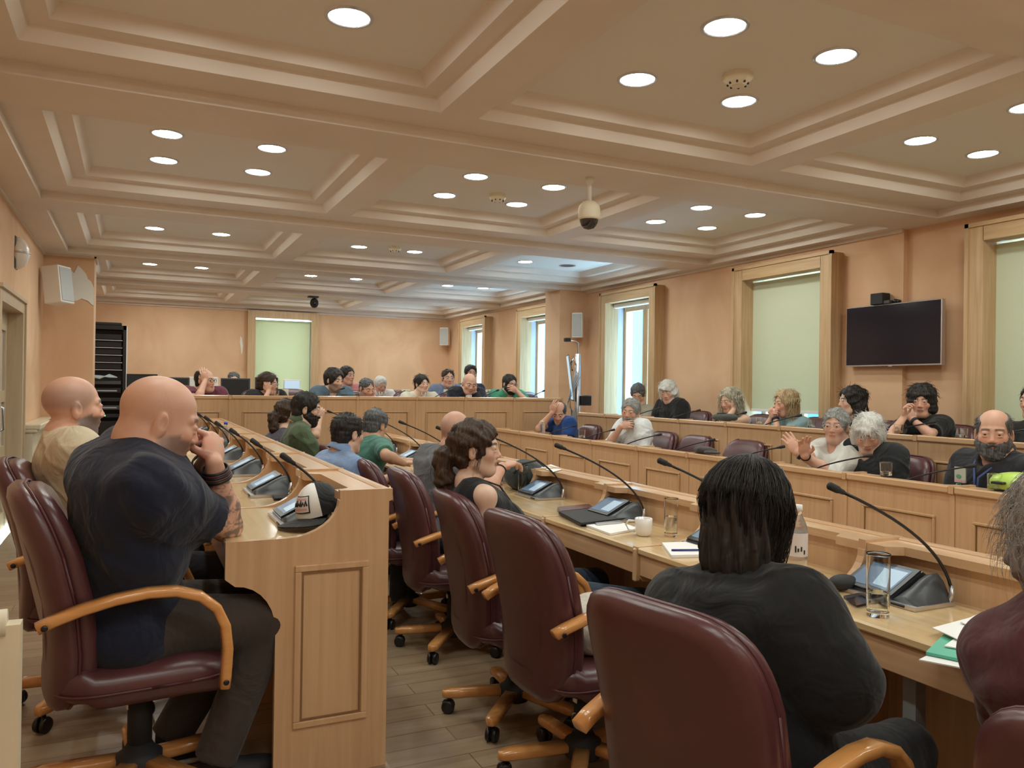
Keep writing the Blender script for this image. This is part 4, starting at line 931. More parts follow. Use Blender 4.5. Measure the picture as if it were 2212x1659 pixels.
        if st == 'tail': G7.cap(HP(0, -.10, .02), HP(0, -.12, -.05), .022, .022, k=.02).cap(HP(0, -.12, -.05), HP(0, -.10, -.17), .020, .012, k=.02)
        # face opening
        fy = {'pony': (.120, -.036, .092, .100, .108), 'bob': (.125, -.040, .060, .080, .098), 'bigwhite': (.128, -.035, .064, .078, .092), 'fringe': (.110, -.005, .092, .088, .11)}.get(st, (.118, -.018, .074, .080, .100))
        G7.ell(HP(0, fy[0], fy[1]), np.array(fy[2:])*hs, H, k=.008, sub=True)
        if st in ('short', 'crop', 'fringe', 'shag', 'tail', 'pony'):
            G7.ell(HP(0, .06, -.085), np.array([.10, .075, .085])*hs, H, k=.008, sub=True)
            for s_ in (-1, 1): G7.ell(HP(s_*.090, -.006, -.010), np.array([.022, .023, .034])*hs, H, k=.006, sub=True)
            G7.ell(HP(0, -.03, -.14), np.array([.12, .12, .065])*hs, H, k=.008, sub=True) if st not in ('pony', 'tail') else 0
        if st == 'fringe': G7.ell(HP(0, .035, .115), np.array([.068, .105, .075])*hs, H, k=.01, sub=True)
        if st in ('long', 'wavy', 'longcurl'): G7.ell(HP(0, .09, -.10), np.array([.055, .075, .11])*hs, H, k=.01, sub=True)
        V7, F7 = G7.mesh(hdisp(A_[0], A_[1], 2+sd % 5, F_))
        if len(V7):
            ho = np_mesh('hair', V7, F7, hm, me)
            if h <= .0065 and st != 'pony':
                rs = np.random.RandomState(sd); b = MB(); L_ = .024 if st in ('short', 'crop', 'fringe') else .055; wv = .0 if st in ('short', 'crop', 'fringe') else .004
                Qv = (V7-hc)@H/hs; ok = np.argwhere((Qv[:, 2] > -.09) & (np.linalg.norm(Qv-np.array([0, -.01, .02]), axis=1) > .07)).ravel()
                for i in rs.choice(ok, 600 if h < .006 else 360):
                    q = Qv[i]; nrm = unit(q-np.array([0, -.01, .02])); g_ = unit(np.array([.35*np.sign(q[0])*(q[2] > .08), -.55, -.75])-nrm*.0); tg = unit(g_-nrm*(g_@nrm)+rs.normal(0, .18, 3)); pts = [HP(*(q-nrm*.003+tg*L_*t+nrm*(.0045*math.sin(PI*t*.8))+rs.normal(0, 1, 3)*wv*t)) for t in (0, .25, .5, .75, 1)]
                    b.tube(pts, [.0011, .0011, .0010, .0008, .0003], 4)
                b.build('hair_strands', hm, ho)
    if beard:
        bt, bcol = beard; G8 = headgrid(); t = bt
        G8.ell(HP(0, .022, -.048), np.array([.060*fk+t, .068+t, .074+t])*hs, H).ell(HP(0, .052, -.094-t*.6), np.array([.034+t*.5, .028+t*.8, .024+t])*hs, H, k=.02)
        for s_ in (-1, 1): G8.cap(HP(s_*.056*fk, .008, -.05), HP(s_*.022, .058, -.100), .020+t*.6, k=.02)
        G8.ell(HP(0, .090, -.045), np.array([.028, .012+t*.4, .008])*hs, H, k=.008)
        G8.ell(HP(0, .085, .014), np.array([.062, .078, .062])*hs, H, k=.004, sub=True); G8.ell(HP(0, -.07, -.05), np.array([.10, .065, .12])*hs, H, k=.006, sub=True)
        G8.ell(HP(0, .00, .035), np.array([.12, .12, .055])*hs, H, k=.006, sub=True); G8.ell(HP(0, .108, -.0615), np.array([.021, .022, .0075])*hs, H, k=.004, sub=True)
        G8.ell(HP(0, -.02, -.16), np.array([.1, .08, .06])*hs, H, k=.006, sub=True)
        G8.cap(HP(-.018, .098, -.0475), HP(.018, .098, -.0475), .0065, k=.006)
        V8, F8 = G8.mesh(hdisp(.003, 140, 4, .0008))
        if len(V8): np_mesh('beard', V8, F8, hairmat('hair_'+bcol, *HAIR[bcol]), me)
    if eyes and h <= .0065:
        for s_ in (-1, 1):
            b = MB().sphere((0, 0, 0), .0128*hs, 16, 12); Vv = np.array(b.v); vd = unit(HP(0, 0, 0)*0+H@np.array([0, 1, -.08]))
            W_ = HP(s_*.031, .0792, .0055)+Vv@Rx(0).T; F_ = [f for f in b.f if len(set(f)) == 4]
            cs = (Vv@vd)/(.0128*hs); cc = np.tile(np.array([.62, .58, .55]), (len(Vv), 1)); cc[cs > .80] = (.09, .05, .03); cc[cs > .955] = (.01, .01, .01)
            al = [f for f in b.f]; me2 = bpy.data.meshes.new('eye'); me2.from_pydata([tuple(p) for p in W_], [], al); me2.polygons.foreach_set('use_smooth', [True]*len(al)); me2.materials.append(MATS['eyeball'])
            at = me2.color_attributes.new('col', 'FLOAT_COLOR', 'POINT'); c4 = np.ones((len(Vv), 4), np.float32); c4[:, :3] = cc; at.data.foreach_set('color', c4.ravel())
            oo = bpy.data.objects.new('eye', me2); C.objects.link(oo); oo.parent = me
    if glasses:
        g = MB(); dz_ = .0 if glasses != 'top' else .095; dy_ = 0 if glasses != 'top' else -.035
        for s_ in (-1, 1):
            P = [HP(s_*(.033+.025*math.cos(a)), .106+dy_-.006*abs(math.cos(a)+.3), .004+dz_+.017*math.sin(a)) for a in [2*PI*i/16 for i in range(17)]]
            g.tube(P, .0016 if h < .006 else .0022, 6); g.tube([HP(s_*.058, .100+dy_, .010+dz_), HP(s_*.074, .06+dy_, .012+dz_), HP(s_*.080, -.005+dy_, .004+dz_)], .0016, 6)
        g.tube([HP(-.008, .110+dy_, .008+dz_), HP(.008, .110+dy_, .008+dz_)], .0016, 6); g.build('glasses', 'black' if glasses != 'metal' else 'silver', me)
    PEOPLE[key] = dict(o=me, hc=hc, HP=HP, BP=BP, arms=arms, H=H, B=B, pel=pel, C7=C7, nb=nb, TR=TR, h=h)
    if chair_:
        s0 = pel+f*.03; chair(float(s0[0]), float(s0[1]), floor, body, 'burgundy armchair of the '+' '.join(label[8:].split()[:10]))
    return me
vcol('eyeball', .15, 0, .5)
def cuff_band(p, t, r, w_, name, m, n=1):      # a band round the forearm at fraction t from elbow to wrist
    P = PEOPLE[p[0]]; _, Sh, E, W, *_r = P['arms'][p[1]]; c = E+(W-E)*t; ax_ = unit(W-E); a = unit(np.cross(ax_, (0, 0, 1))); b = np.cross(ax_, a)
    g = MB(); V = []
    for j in (-1, 0, 1):
        for i in range(20): th = 2*PI*i/20; V.append(c+ax_*w_*.5*j+(a*math.cos(th)+b*math.sin(th))*(r+(.002 if j == 0 else 0)))
    for j in (-1, 0, 1):
        for i in range(20): th = 2*PI*i/20; V.append(c+ax_*w_*.5*j+(a*math.cos(th)+b*math.sin(th))*(r-.004))
    F = []
    for j in (0, 1):
        for i in range(20): k = (i+1) % 20; F += [(j*20+i, j*20+k, j*20+20+k, j*20+20+i), (60+j*20+i, 80+j*20+i, 80+j*20+k, 60+j*20+k)]
    for i in range(20): k = (i+1) % 20; F += [(i, 60+i, 60+k, k), (40+i, 40+k, 100+k, 100+i)]
    g.add(V, F, True); return g.build(name, m, P['o'])
def strands(key, n, length, fn, name, hm, r=.0011, seg=9):
    P = PEOPLE[key]; b = MB()
    for i in range(n):
        pts = fn(i, P, seg)
        if pts is not None: b.tube(pts, [r*(1.15-.8*j/(len(pts)-1)) for j in range(len(pts))], 4)
    return b.build(name, hm, P['o'])
# ------------------------------------------------------------ the people
def seatxy(k, back=.05):
    c = chairs[k]; y0 = -c.rotation_euler.z; return (c.location.x-math.sin(y0)*back, c.location.y-math.cos(y0)*back)
person('navy', 'person: bald man in navy t-shirt leaning his chin on clasped tattooed hands', atD(346, 912, 2.42), face=82, pitch=16, body=84, floor=TL, h=.004, skin='rosy', fat=1.42, hs=1.12, neck=-.085, thick=.98, pelxy=seatxy(5),
       stub=.62, hcol='darkgrey', brow=(.12, .07, .05), shirt=('tee', (.010, .013, .030)), sleeve=.74, pants=(.055, .042, .036),
       armR=dict(wp=(462, 1000, 2.50), ep=(490, 1138, 2.60), d=(-.45, .05, .75), n=(.75, .5, .2), c=1.0), armL=dict(wp=(448, 990, 2.62), ep=(405, 1090, 2.95), d=(.55, -.2, .6), n=(-.4, .9, .2), c=1.1),
       tattoo=1, shoes=True, feet=(-.26, -.16), knees=(.06, .0), chair_=False)
person('cream', 'person: bald bearded man in cream t-shirt behind the man in navy', atD(160, 882, 3.25), face=72, pitch=0, body=74, floor=TL, h=.0048, skin='rosy', stub=.8, scalp=.35, hcol='darkgrey', neck=-.03, thick=.98, pelxy=seatxy(7, .0), hs=1.06,
       shirt=('tee', (.62, .52, .36)), sleeve=.6, pants=(.03, .03, .04), armL=dict(w=(-.1, .40, -.30), d=(.3, 1, 0), n=(0, 0, 1), c=.4), chair_=False)
person('profile', 'person: woman with dark ponytail and black sleeveless top looking right', atD(1030, 972, 3.45), face=122, pitch=-2, roll=0, body=92, h=.0042, skin='pale', sex='f', hair='pony', hcol='brown', pelxy=seatxy(2, -.02), hs=.97,
       shirt=('tank', (.010, .010, .011)), pants=(.035, .055, .085), armL=dict(w=(-.12, .34, -.43), d=(.3, 1, 0), n=(0, 0, 1)), armR=dict(w=(.02, .22, -.50), e=(.19, -.02, -.44), d=(-.5, .8, 0), n=(0, 0, 1)), knees=(.0, .22), shoes=True, chair_=False)
person('blackhair', 'person: black haired woman in loose black top seen from behind in the foreground', atD(1611, 1120, 1.98), hs=1.06, face=58, pitch=10, roll=4, body=70, h=.005, skin='tan', sex='f', hair=None, hcol='black', pelxy=seatxy(0, -.04), neck=-.02,
       shirt=('poncho', (.012, .012, .013)), pants=(.02, .02, .022), fat=1.15, armL=dict(w=(-.20, .30, -.40), d=(.3, 1, 0), n=(0, 0, 1)), armR=dict(w=(.12, .24, -.44), ep=(1832, 1530, 1.74), d=(-.3, 1, 0), n=(0, 0, 1)), chair_=False, eyes=False)
person('curly', 'person: one with curly grey hair and maroon sleeve cut by the right picture edge', atD(2345, 1150, 1.45), face=66, body=82, h=.006, pelxy=seatxy(6, -.06), chair_=False, skin='fair', sex='f', hcol='curlgrey', lean=.08,
       neck=-.03, shirt=('sweater', (.085, .022, .026)), pants=(.02, .02, .022), fat=1.1, armR=dict(w=(.12, .2, -.45), e=(.30, .0, -.50), d=(-.3, 1, 0), n=(0, 0, 1)), eyes=False)
M_ = dict(h=.0055)
ck = lambda s: dict(w=(s*.080, .045, -.075), hd=1, d=(s*.05, -.25, .9), n=(s*.9, .3, 0), c=.25, p=(s*.6, .5, -1))       # cheek resting in a hand
person('grey', 'person: bald man in grey t-shirt seen from behind with an arm on the desk ledge', atD(985, 935, 4.85), face=48, body=66, chair_=False, lean=.10, hs=1.08, skin='rosy', scalp=.25, hcol='darkgrey', shirt=('tee', (.13, .135, .15)), fat=1.15, thick=1.02, neck=-.05, sh_drop=-.02, armR=dict(wp=(1085, 1008, 4.45), ep=(1050, 1062, 4.3), d=(.2, 1, .2), n=(0, 0, 1), c=.5), **M_)
person('lightblue', 'person: dark haired man in light blue polo seen from behind at the middle row', atD(752, 938, 4.95), face=66, body=80, chair_=False, lean=.08, neck=-.03, hair='short', hcol='black', shirt=('polo', (.22, .32, .52)), collar=True, fat=1.1, pitch=6, **M_)
person('greentee', 'person: man with greying black hair in green t-shirt, forearm on the desk', atD(812, 920, 6.2), face=58, body=72, lean=.15, pitch=14, hair='short', hcol='darkgrey', skin='tan', shirt=('tee', (.07, .20, .155)), sleeve=.75, armR=dict(wp=(872, 1000, 5.9), ep=(835, 985, 5.7), d=(.1, 1, 0), n=(0, 0, 1)), neck=-.04, sh_drop=-.02, **M_)
person('olive', 'person: man with dark beard in olive green shirt looking down to the right', atD(663, 884, 5.95), face=104, body=98, pitch=8, lean=.0, hair='short', hcol='black', beard=(.010, 'black'), shirt=('shirt', (.075, .105, .055)), collar=True, skin='pale', neck=-.03, **M_)
person('brownhair', 'person: woman with tied brown hair behind the bearded man in olive', atD(622, 893, 7.1), face=70, body=80, hair='pony', hcol='brown', sex='f', shirt=('tank', (.10, .09, .12)), armR=dict(wp=(690, 905, 6.7), ep=(682, 940, 6.6), d=(0, .2, 1), n=(1, 0, 0), c=.8), h=.006, hs=.95)
person('bluehid', 'person: one in denim blue shirt mostly hidden behind the man in navy', atD(300, 888, 6.0), face=70, body=85, floor=TL, hair='short', hcol='brown', shirt=('tee', (.10, .16, .27)), sleeve=.9, h=.007, fat=1.1)
# front right row
def aX(px, py, x): return atX(px, py, x)
N_ = dict(h=.0055, body=-90, floor=.015, reach=.20)
person('royal', 'person: balding man in royal blue polo, head bowed on his hand', aX(1208, 893, 4.42), face=-140, pitch=24, lean=.12, hair='fringe', hcol='darkgrey', skin='rosy', stub=.3, hs=1.02, shirt=('polo', (.018, .060, .22)), collar=True, armR=dict(w=(.055, .10, .055), hd=1, d=(-.3, -.1, .9), n=(.3, .9, 0), c=.4, p=(1, .2, -1)), neck=-.07, sh_drop=-.03, **{**N_, 'h': .0065})
person('whiteshirt', 'person: grey haired man in open white shirt with a hand at his mouth', aX(1362, 890, 4.42), face=-128, pitch=6, roll=-4, lean=.10, hair='short', hcol='grey', beard=(.004, 'grey'), skin='rosy', stub=.3, hs=1.04, shirt=('shirt', (.68, .70, .70)), collar=True, armR=dict(w=(.045, .125, -.125), hd=1, d=(-.9, .1, .35), n=(0, .9, .4), c=.7, p=(1, .1, -1)), neck=-.05, sh_drop=-.03, **N_)
person('glassesman', 'person: grey haired man with glasses and white v-neck shirt clapping his hands', aX(1806, 922, 4.44), face=-116, pitch=0, lean=-.05, hair='short', hcol='grey', brow=(.2, .17, .15), glasses='metal', skin='rosy', stub=.15, shirt=('shirt', (.74, .73, .68)), hs=1.0, armR=dict(wp=(1738, 985, 5.25), d=(-.25, .35, .9), n=(.7, -.4, .2), c=.25, sp=.4, p=(.8, 0, -1)), armL=dict(wp=(1722, 978, 5.35), d=(.4, .25, .8), n=(-.7, .5, .3), c=.3, sp=.4, p=(-.8, 0, -1)), neck=-.03, sh_drop=-.01, **N_)
person('whitehair', 'person: man with bushy white hair and black shirt looking down', aX(1876, 938, 4.42), face=-124, pitch=26, lean=.06, hair='bigwhite', hcol='white', skin='rosy', stub=.25, shirt=('shirt', (.016, .018, .020)), collar=True, hs=1.04, fat=1.05, neck=-.05, sh_drop=-.03, **N_)
person('bearded', 'person: bearded balding man in dark jacket with round and square badges', aX(2147, 938, 4.48), face=-119, pitch=2, lean=.02, hair='fringe', hcol='darkgrey', beard=(.009, 'darkgrey'), skin='rosy', brow=(.10, .07, .05), shirt=('shirt', (.024, .024, .028)), collar=True, hs=1.14, fat=1.25, neck=-.04, **{**N_, 'h': .005})
# rear right row
N_ = dict(h=.006, body=-90, floor=T2, reach=.22)
person('beige', 'person: dark grey haired man in beige shirt half hidden before the open window', aX(1378, 852, 5.44), face=-140, pitch=28, hair='short', hcol='darkgrey', shirt=('tee', (.36, .32, .25)), hs=1.02, **{**N_, 'h': .007})
person('blacktee', 'person: white haired man in black t-shirt looking down and smiling', aX(1443, 848, 5.42), face=-125, pitch=12, roll=8, hair='bigwhite', hcol='white', skin='rosy', stub=.2, shirt=('tee', (.012, .012, .014)), fat=1.1, brow=(.1, .09, .08), hs=1.03, neck=-.05, sh_drop=-.02, **N_)
person('curlyblond', 'person: woman with long curly ash hair leaning her cheek on her hand', aX(1577, 866, 5.4), face=-95, pitch=14, sex='f', hair='longcurl', hcol='ash', skin='fair', shirt=('tank', (.10, .10, .07)), armL=ck(-1), neck=-.02, **N_)
person('blondwoman', 'person: blond woman in pale blue top with hands at her mouth', aX(1697, 872, 5.4), face=-78, pitch=4, sex='f', hair='wavy', hcol='blond', skin='rosy', shirt=('tee', (.24, .36, .38)), armL=dict(w=(-.01, .120, -.115), hd=1, d=(.4, .2, .6), n=(-.3, .9, .2), c=1, p=(-.4, .6, -1)), armR=dict(w=(.03, .125, -.115), hd=1, d=(-.5, .1, .5), n=(.3, .9, .2), c=1, p=(.4, .6, -1)), neck=-.03, **N_)
person('longblack', 'person: woman with long black hair turned away behind the man with glasses', aX(1840, 868, 5.44), face=-62, sex='f', hair='long', hcol='black', skin='pale', shirt=('tee', (.02, .02, .022)), **N_)
person('bob', 'person: woman with black bob and black top, fingers clasped before her', aX(1992, 868, 5.42), face=-118, pitch=4, sex='f', hair='bob', hcol='black', skin='rosy', shirt=('tee', (.010, .010, .011)), sleeve=.8, lean=.05, armR=dict(wp=(1952, 902, 5.85), ep=(1925, 940, 5.75), d=(-.2, .1, 1), n=(.8, .4, .2), c=.7, sp=.4), armL=dict(wp=(1972, 908, 5.9), ep=(2010, 938, 5.75), d=(.4, .1, .9), n=(-.8, .5, .2), c=.7, sp=.4), neck=-.03, sh_drop=-.02, **N_)
person('edge', 'person: dark haired man in black at the far right picture edge', aX(2238, 868, 5.44), face=-80, hair='short', hcol='black', skin='fair', shirt=('tee', (.02, .02, .02)), **N_)
# dais
def aY(px, py, y): return atY(px, py, y)
N_ = dict(h=.0065, body=180, floor=TD, reach=.22)
person('maroontee', 'person: balding man with glasses in maroon t-shirt, hand at his temple', aY(443, 823, 9.16), face=128, hair='fringe', hcol='black', glasses=True, skin='rosy', shirt=('tee', (.14, .035, .055)), armR=dict(w=(.075, .05, .0), hd=1, d=(0, -.2, .9), n=(.8, .4, 0), c=.3, p=(.5, .5, -1)), hs=1.02, neck=-.05, sh_drop=-.04, **N_)
person('blackwoman', 'person: woman with glasses and black top leaning her cheek on her hand', aY(580, 830, 9.16), face=122, pitch=4, sex='f', hair='tail', hcol='brown', glasses='metal', skin='rosy', shirt=('tee', (.014, .014, .015)), armR=ck(1), hs=.98, neck=-.05, sh_drop=-.04, **N_)
person('bluecurl', 'person: dark curly haired man in slate blue shirt at the dais', aY(722, 822, 9.16), face=148, pitch=8, hair=('short', .022), hcol='black', stub=.6, skin='pale', shirt=('shirt', (.10, .16, .21)), collar=True, hs=1.05, neck=-.05, sh_drop=-.03, **N_)
person('pink', 'person: man in pink t-shirt in the row behind the dais', atD(750, 812, 10.9), face=150, hair='short', hcol='black', skin='rosy', shirt=('tee', (.62, .26, .27)), hs=1.05, neck=-.03, sh_drop=-.02, **N_)
person('greylow', 'person: grey haired man bowing low with a hand at his cheek at the dais', aY(792, 840, 9.16), face=162, pitch=18, hair='crop', hcol='darkgrey', skin='rosy', stub=.3, shirt=('tee', (.12, .10, .09)), armL=ck(-1), hs=.98, neck=-.05, **N_)
person('farwhite', 'person: white haired one in pale shirt bending at the far back', atD(822, 832, 11.6), face=170, pitch=20, hair='short', hcol='white', skin='rosy', shirt=('tee', (.66, .60, .58)), neck=-.05, sh_drop=-.02, **N_)
person('ponytail', 'person: man with black ponytail and cream t-shirt at the dais', aY(911, 830, 9.16), face=163, hair='tail', hcol='black', skin='pale', shirt=('tee', (.60, .56, .46)), hs=.88, neck=-.02, sh_drop=-.02, **N_)
person('steel', 'person: man in steel blue shirt with sunglasses pushed up on his head', atD(968, 818, 10.9), face=186, hair='crop', hcol='brown', glasses='top', skin='rosy', shirt=('shirt', (.16, .20, .30)), collar=True, fat=1.1, hs=1.05, neck=-.04, sh_drop=-.03, **N_)
person('behindsuit', 'person: dark haired man in navy half hidden behind the man in the suit', atD(1017, 808, 11.6), face=190, hair='short', hcol='black', glasses='top', skin='rosy', shirt=('tee', (.02, .03, .07)), hs=1.05, **N_)
person('suit', 'person: bald man in dark suit and white shirt, cheek on his hand', aY(1013, 830, 9.16), face=182, pitch=16, roll=-8, skin='rosy', scalp=.15, hcol='darkgrey', shirt=('jacket', (.016, .018, .028), 1), armL=ck(-1), hs=1.05, neck=-.06, sh_drop=-.05, **N_)
person('green', 'person: black bearded man with glasses and green polo at the right of the dais', aY(1101, 830, 9.16), face=172, pitch=8, hair='short', hcol='black', beard=(.012, 'black'), glasses=True, skin='rosy', shirt=('polo', (.06, .27, .17)), collar=True, armL=dict(w=(-.035, .125, -.07), hd=1, d=(.8, .1, .3), n=(0, .9, .2), c=.6, p=(-1, .1, -1)), hs=.98, neck=-.04, sh_drop=-.03, **N_)
person('forehead', 'person: one whose forehead shows above the middle monitor at the back', atD(505, 822, 11.5), face=180, hair='crop', hcol='darkgrey', shirt=('tee', (.3, .3, .32)), legs=False, **N_)
# ------------------------------------------------------------ extra seats without sitters
_y = lambda px, X: float(atX(px, 940, X)[1])
for x, y, z, yw, lb in [(4.60, _y(1500, 4.85), .015, -88, 'left one of two empty burgundy chairs before the middle of the rear row'), (4.60, _y(1612, 4.85), .015, -92, 'right one of two empty burgundy chairs before the middle of the rear row'),
        (.45, 11.9, TD, 180, 'burgundy chair at the back between the two left monitors'), (1.3, 11.9, TD, 180, 'burgundy chair at the back right of the left monitors'), (2.1, 11.7, TD, 178, 'burgundy chair at the back left of the man in pink'), (3.6, 11.5, TD, 182, 'burgundy chair at the back left of the ponytailed man'), (4.15, 11.6, TD, 180, 'burgundy chair at the back behind the ponytailed man'), (5.6, 11.0, TD, 180, 'burgundy chair at the back between the suit and the green polo')]:
    chair(x, y, z, yw, lb)

# ------------------------------------------------------------ hair strands for the nearest women
def ellp(P, az, pol, rx=.094, ry=.114, rz=.106):
    return P['HP'](rx*math.sin(pol)*math.sin(az), -.016+ry*math.sin(pol)*math.cos(az), .034+rz*math.cos(pol))
rs = np.random.RandomState(5)
def f_black(i, P, seg):
    az = rs.uniform(.75, 2*PI-.75); part = .25; L = rs.uniform(.13, .205)-(0 if abs(az-PI) < 1.2 else -.01); r = rs.uniform(.0, .012); pts = []
    for j in range(seg):
        t = j/(seg-1)
        if t < .5: p = ellp(P, az+.15*math.sin(3*t+i), .12+t*2*1.35, .096+r, .112+r, .106+r)
        else:
            b = ellp(P, az+.15*math.sin(1.5+i), 1.47, .096+r, .112+r, .106+r); u = (t-.5)*2; p = b-np.array([0, 0, 1])*L*u+P['H']@np.array([math.sin(az)*.010*math.sin(u*2.5+i), 0, 0])-P['H']@np.array([math.sin(az), math.cos(az), 0])*.040*u**1.6
        pts.append(p)
    return pts
hb = hairmat('hair_black', *HAIR['black'])
P = PEOPLE['blackhair']; G = Grid(P['hc']-.28, P['hc']+.24, .006); HP = P['HP']; H = P['H']
G.ell(HP(0, -.018, .034), np.array([.096, .113, .100])*1.05, H).ell(HP(0, -.045, -.05), (.090, .075, .10), H, k=.03).ell(HP(0, -.045, -.11), (.078, .06, .055), H, k=.03)
for s_ in (-1, 1): G.cap(HP(s_*.066, .0, .0), HP(s_*.074, .01, -.10), .026, .016, k=.03)
G.ell(HP(0, .115, -.05), (.078, .075, .13), H, k=.01, sub=True)
def blk(g, D):
    X, Y, Z = g.ax[0][:, None, None]-P['hc'][0], g.ax[1][None, :, None]-P['hc'][1], g.ax[2][None, None, :]
    th = np.arctan2(X, Y); return D+.004*np.sin(23*th+2*np.sin(20*Z))+.002*np.sin(61*th+3*np.sin(33*Z))
V, F = G.mesh(blk); np_mesh('hair', V, F, hb, P['o'])
strands('blackhair', 1100, .2, f_black, 'hair_strands', hb, .0009, 10)
g = MB()
for s_ in (-1, 1):
    g.tube([HP(s_*(.040+.028*math.cos(a)), -.005+.024*math.sin(a), .142-.018*abs(math.cos(a))) for a in [2*PI*i/14 for i in range(15)]], .0022, 6)
    g.tube([HP(s_*.068, .0, .128), HP(s_*.100, -.03, .085), HP(s_*.106, -.05, .045)], .002, 6)
g.tube([HP(-.012, .0, .143), HP(.012, .0, .143)], .002, 6); g.build('sunglasses', 'black', P['o'])
# ponytail woman
hbr = hairmat('hair_brown', *HAIR['brown'])
def f_pony(i, P, seg):
    pts = []
    if i < 260:
        az = rs.uniform(.55, 2*PI-.55); r = rs.uniform(0, .004); end = np.array([0, -.125, .0])
        for j in range(seg):
            t = j/(seg-1); a2 = az+(PI-az)*t**1.3; q = np.array([(.089+r)*math.sin(.5+1.05*t)*math.sin(a2), -.018+(.112+r)*math.sin(.5+1.05*t)*math.cos(a2), .038+(.098+r)*math.cos(.5+1.05*t)])
            if t > .8: q = q*(1-(t-.8)*5)+end*(t-.8)*5
            pts.append(P['HP'](*q))
    elif i < 560:
        ox, oy = rs.normal(0, .015), rs.normal(0, .015); L = rs.uniform(.14, .30); ph = rs.uniform(0, 6)
        for j in range(seg):
            t = j/(seg-1); w_ = .3+.7*math.sin(PI*min(1, t*1.15+.1)); pts.append(P['HP'](ox*w_*1.5+.007*math.sin(14*t+ph), -.128-.03*math.sin(PI*min(1, t+.1))+oy*w_*1.4+.006*math.cos(12*t+ph), .01-L*t))
    else:
        s_ = -1 if rs.rand() < .5 else 1; x0 = s_*rs.uniform(.03, .078); L = rs.uniform(.05, .16); ph = rs.uniform(0, 6)
        for j in range(seg):
            t = j/(seg-1); pts.append(P['HP'](x0+s_*.012*t+.004*math.sin(9*t+ph), .080-.9*(abs(x0)**2)*8-.045*t+rs.normal(0, .0004), .078-(.03+L)*t))
    return pts
strands('profile', 680, .2, f_pony, 'hair_strands', hbr, .0008, 10)
P = PEOPLE['profile']
MB().tube([P['HP'](-.02, -.108, .02), P['HP'](0, -.122, .028), P['HP'](.02, -.112, .012)], .006).build('hair_clip', 'silver', P['o'])
b = MB(); nb = P['nb']; TR = P['TR']
for s_ in (-1, 1): b.tube([nb+TR@np.array([s_*.055, -.03, .01]), nb+TR@np.array([s_*.066, .03, -.02]), nb+TR@np.array([s_*.05, .095, -.09]), nb+TR@np.array([s_*.01, .125, -.22])], .004, 5)
b.build('lanyard', 'blackmatte', P['o'])
# curly grey hair at the right edge
hg = hairmat('hair_curlgrey', *HAIR['curlgrey'])
def f_curl(i, P, seg):
    az = rs.uniform(0, 2*PI); pol = rs.uniform(.0, 2.1); ph = rs.uniform(0, 6); L = rs.uniform(.05, .11); k = rs.uniform(7, 12); b0 = ellp(P, az, pol, .10, .115, .105); d = unit(b0-P['HP'](0, -.01, .02)); pts = []
    a = unit(np.cross(d, (0, 0, 1))); c = np.cross(d, a)
    for j in range(seg):
        t = j/(seg-1); pts.append(b0+d*L*t*.55-np.array([0, 0, 1])*L*t*t*.7+(a*math.cos(k*t+ph)+c*math.sin(k*t+ph))*.013*(.3+t))
    return pts
P = PEOPLE['curly']; G = Grid(P['hc']-.22, P['hc']+.22, .007); G.ell(P['HP'](0, -.02, .03), (.115, .125, .115), P['H']).ell(P['HP'](0, -.05, -.05), (.11, .08, .09), P['H'], k=.03).ell(P['HP'](0, .13, -.04), (.07, .08, .10), P['H'], sub=True)
V, F = G.mesh(lambda g, D: D+.012*noise3((g.ax[0][:, None, None], g.ax[1][None, :, None], g.ax[2][None, None, :]), 75, 3)); np_mesh('hair', V, F, hg, P['o'])
strands('curly', 1700, .1, f_curl, 'hair_strands', hg, .00065, 18)
def f_curl2(i, P, seg):
    s_ = -1 if i % 2 else 1; x0 = s_*rs.uniform(.05, .12); y0 = rs.uniform(-.09, .04); ph = rs.uniform(0, 6); L = rs.uniform(.15, .27); pts = []
    for j in range(seg):
        t = j/(seg-1); pts.append(P['HP'](x0*(1+.2*t)+.010*math.sin(13*t+ph), y0+.03*t+.010*math.cos(13*t+ph), .05-L*t))
    return pts
strands('curlyblond', 160, .1, f_curl2, 'hair_strands', 'hair_ash', .0022, 11)
strands('blondwoman', 120, .1, f_curl2, 'hair_strands', 'hair_blond', .0020, 8)

# bracelets, watches, badges
for k in range(5):
    P = PEOPLE['navy']; cuff_band(('navy', 1), .90-.028*k, .041+.0015*k, .010, 'bracelet', 'black' if k % 2 == 0 else 'leatherseam')
cuff_band(('navy', 0), .86, .041, .030, 'watch_strap', 'blackmatte')
for k_, a_ in (('glassesman', 1), ('glassesman', 0), ('blondwoman', 0), ('bob', 0), ('maroontee', 0), ('grey', 1)): cuff_band((k_, a_), .90, .0335, .022 if k_ != 'grey' else .008, 'watch', 'blackmatte')
P = PEOPLE['bearded']; C7, TR = P['C7'], P['TR']
def on_chest(x, z, off=.0):
    b = C7+TR@np.array([x, .16, z]); return b
def badge(name, x, z, w_, h_, m, parent, round_=False, off=.0):
    c = C7+TR@np.array([x, .188+off-.6*x*x, z]); u, v = TR[:, 0], TR[:, 2]; n = TR[:, 1]
    pts = [(math.cos(2*PI*i/20), math.sin(2*PI*i/20)) for i in range(20)] if round_ else [(-1, -1), (1, -1), (1, 1), (-1, 1)]
    V = [c+u*a*w_/2+v*b_*h_/2-n*.004 for a, b_ in pts]+[c+u*a*w_/2+v*b_*h_/2+n*.003 for a, b_ in pts]; k = len(pts)
    return MB().add(V, [tuple(range(k))[::-1], tuple(range(k, 2*k))]+[(i, (i+1) % k, k+(i+1) % k, k+i) for i in range(k)]).build(name, m, parent)
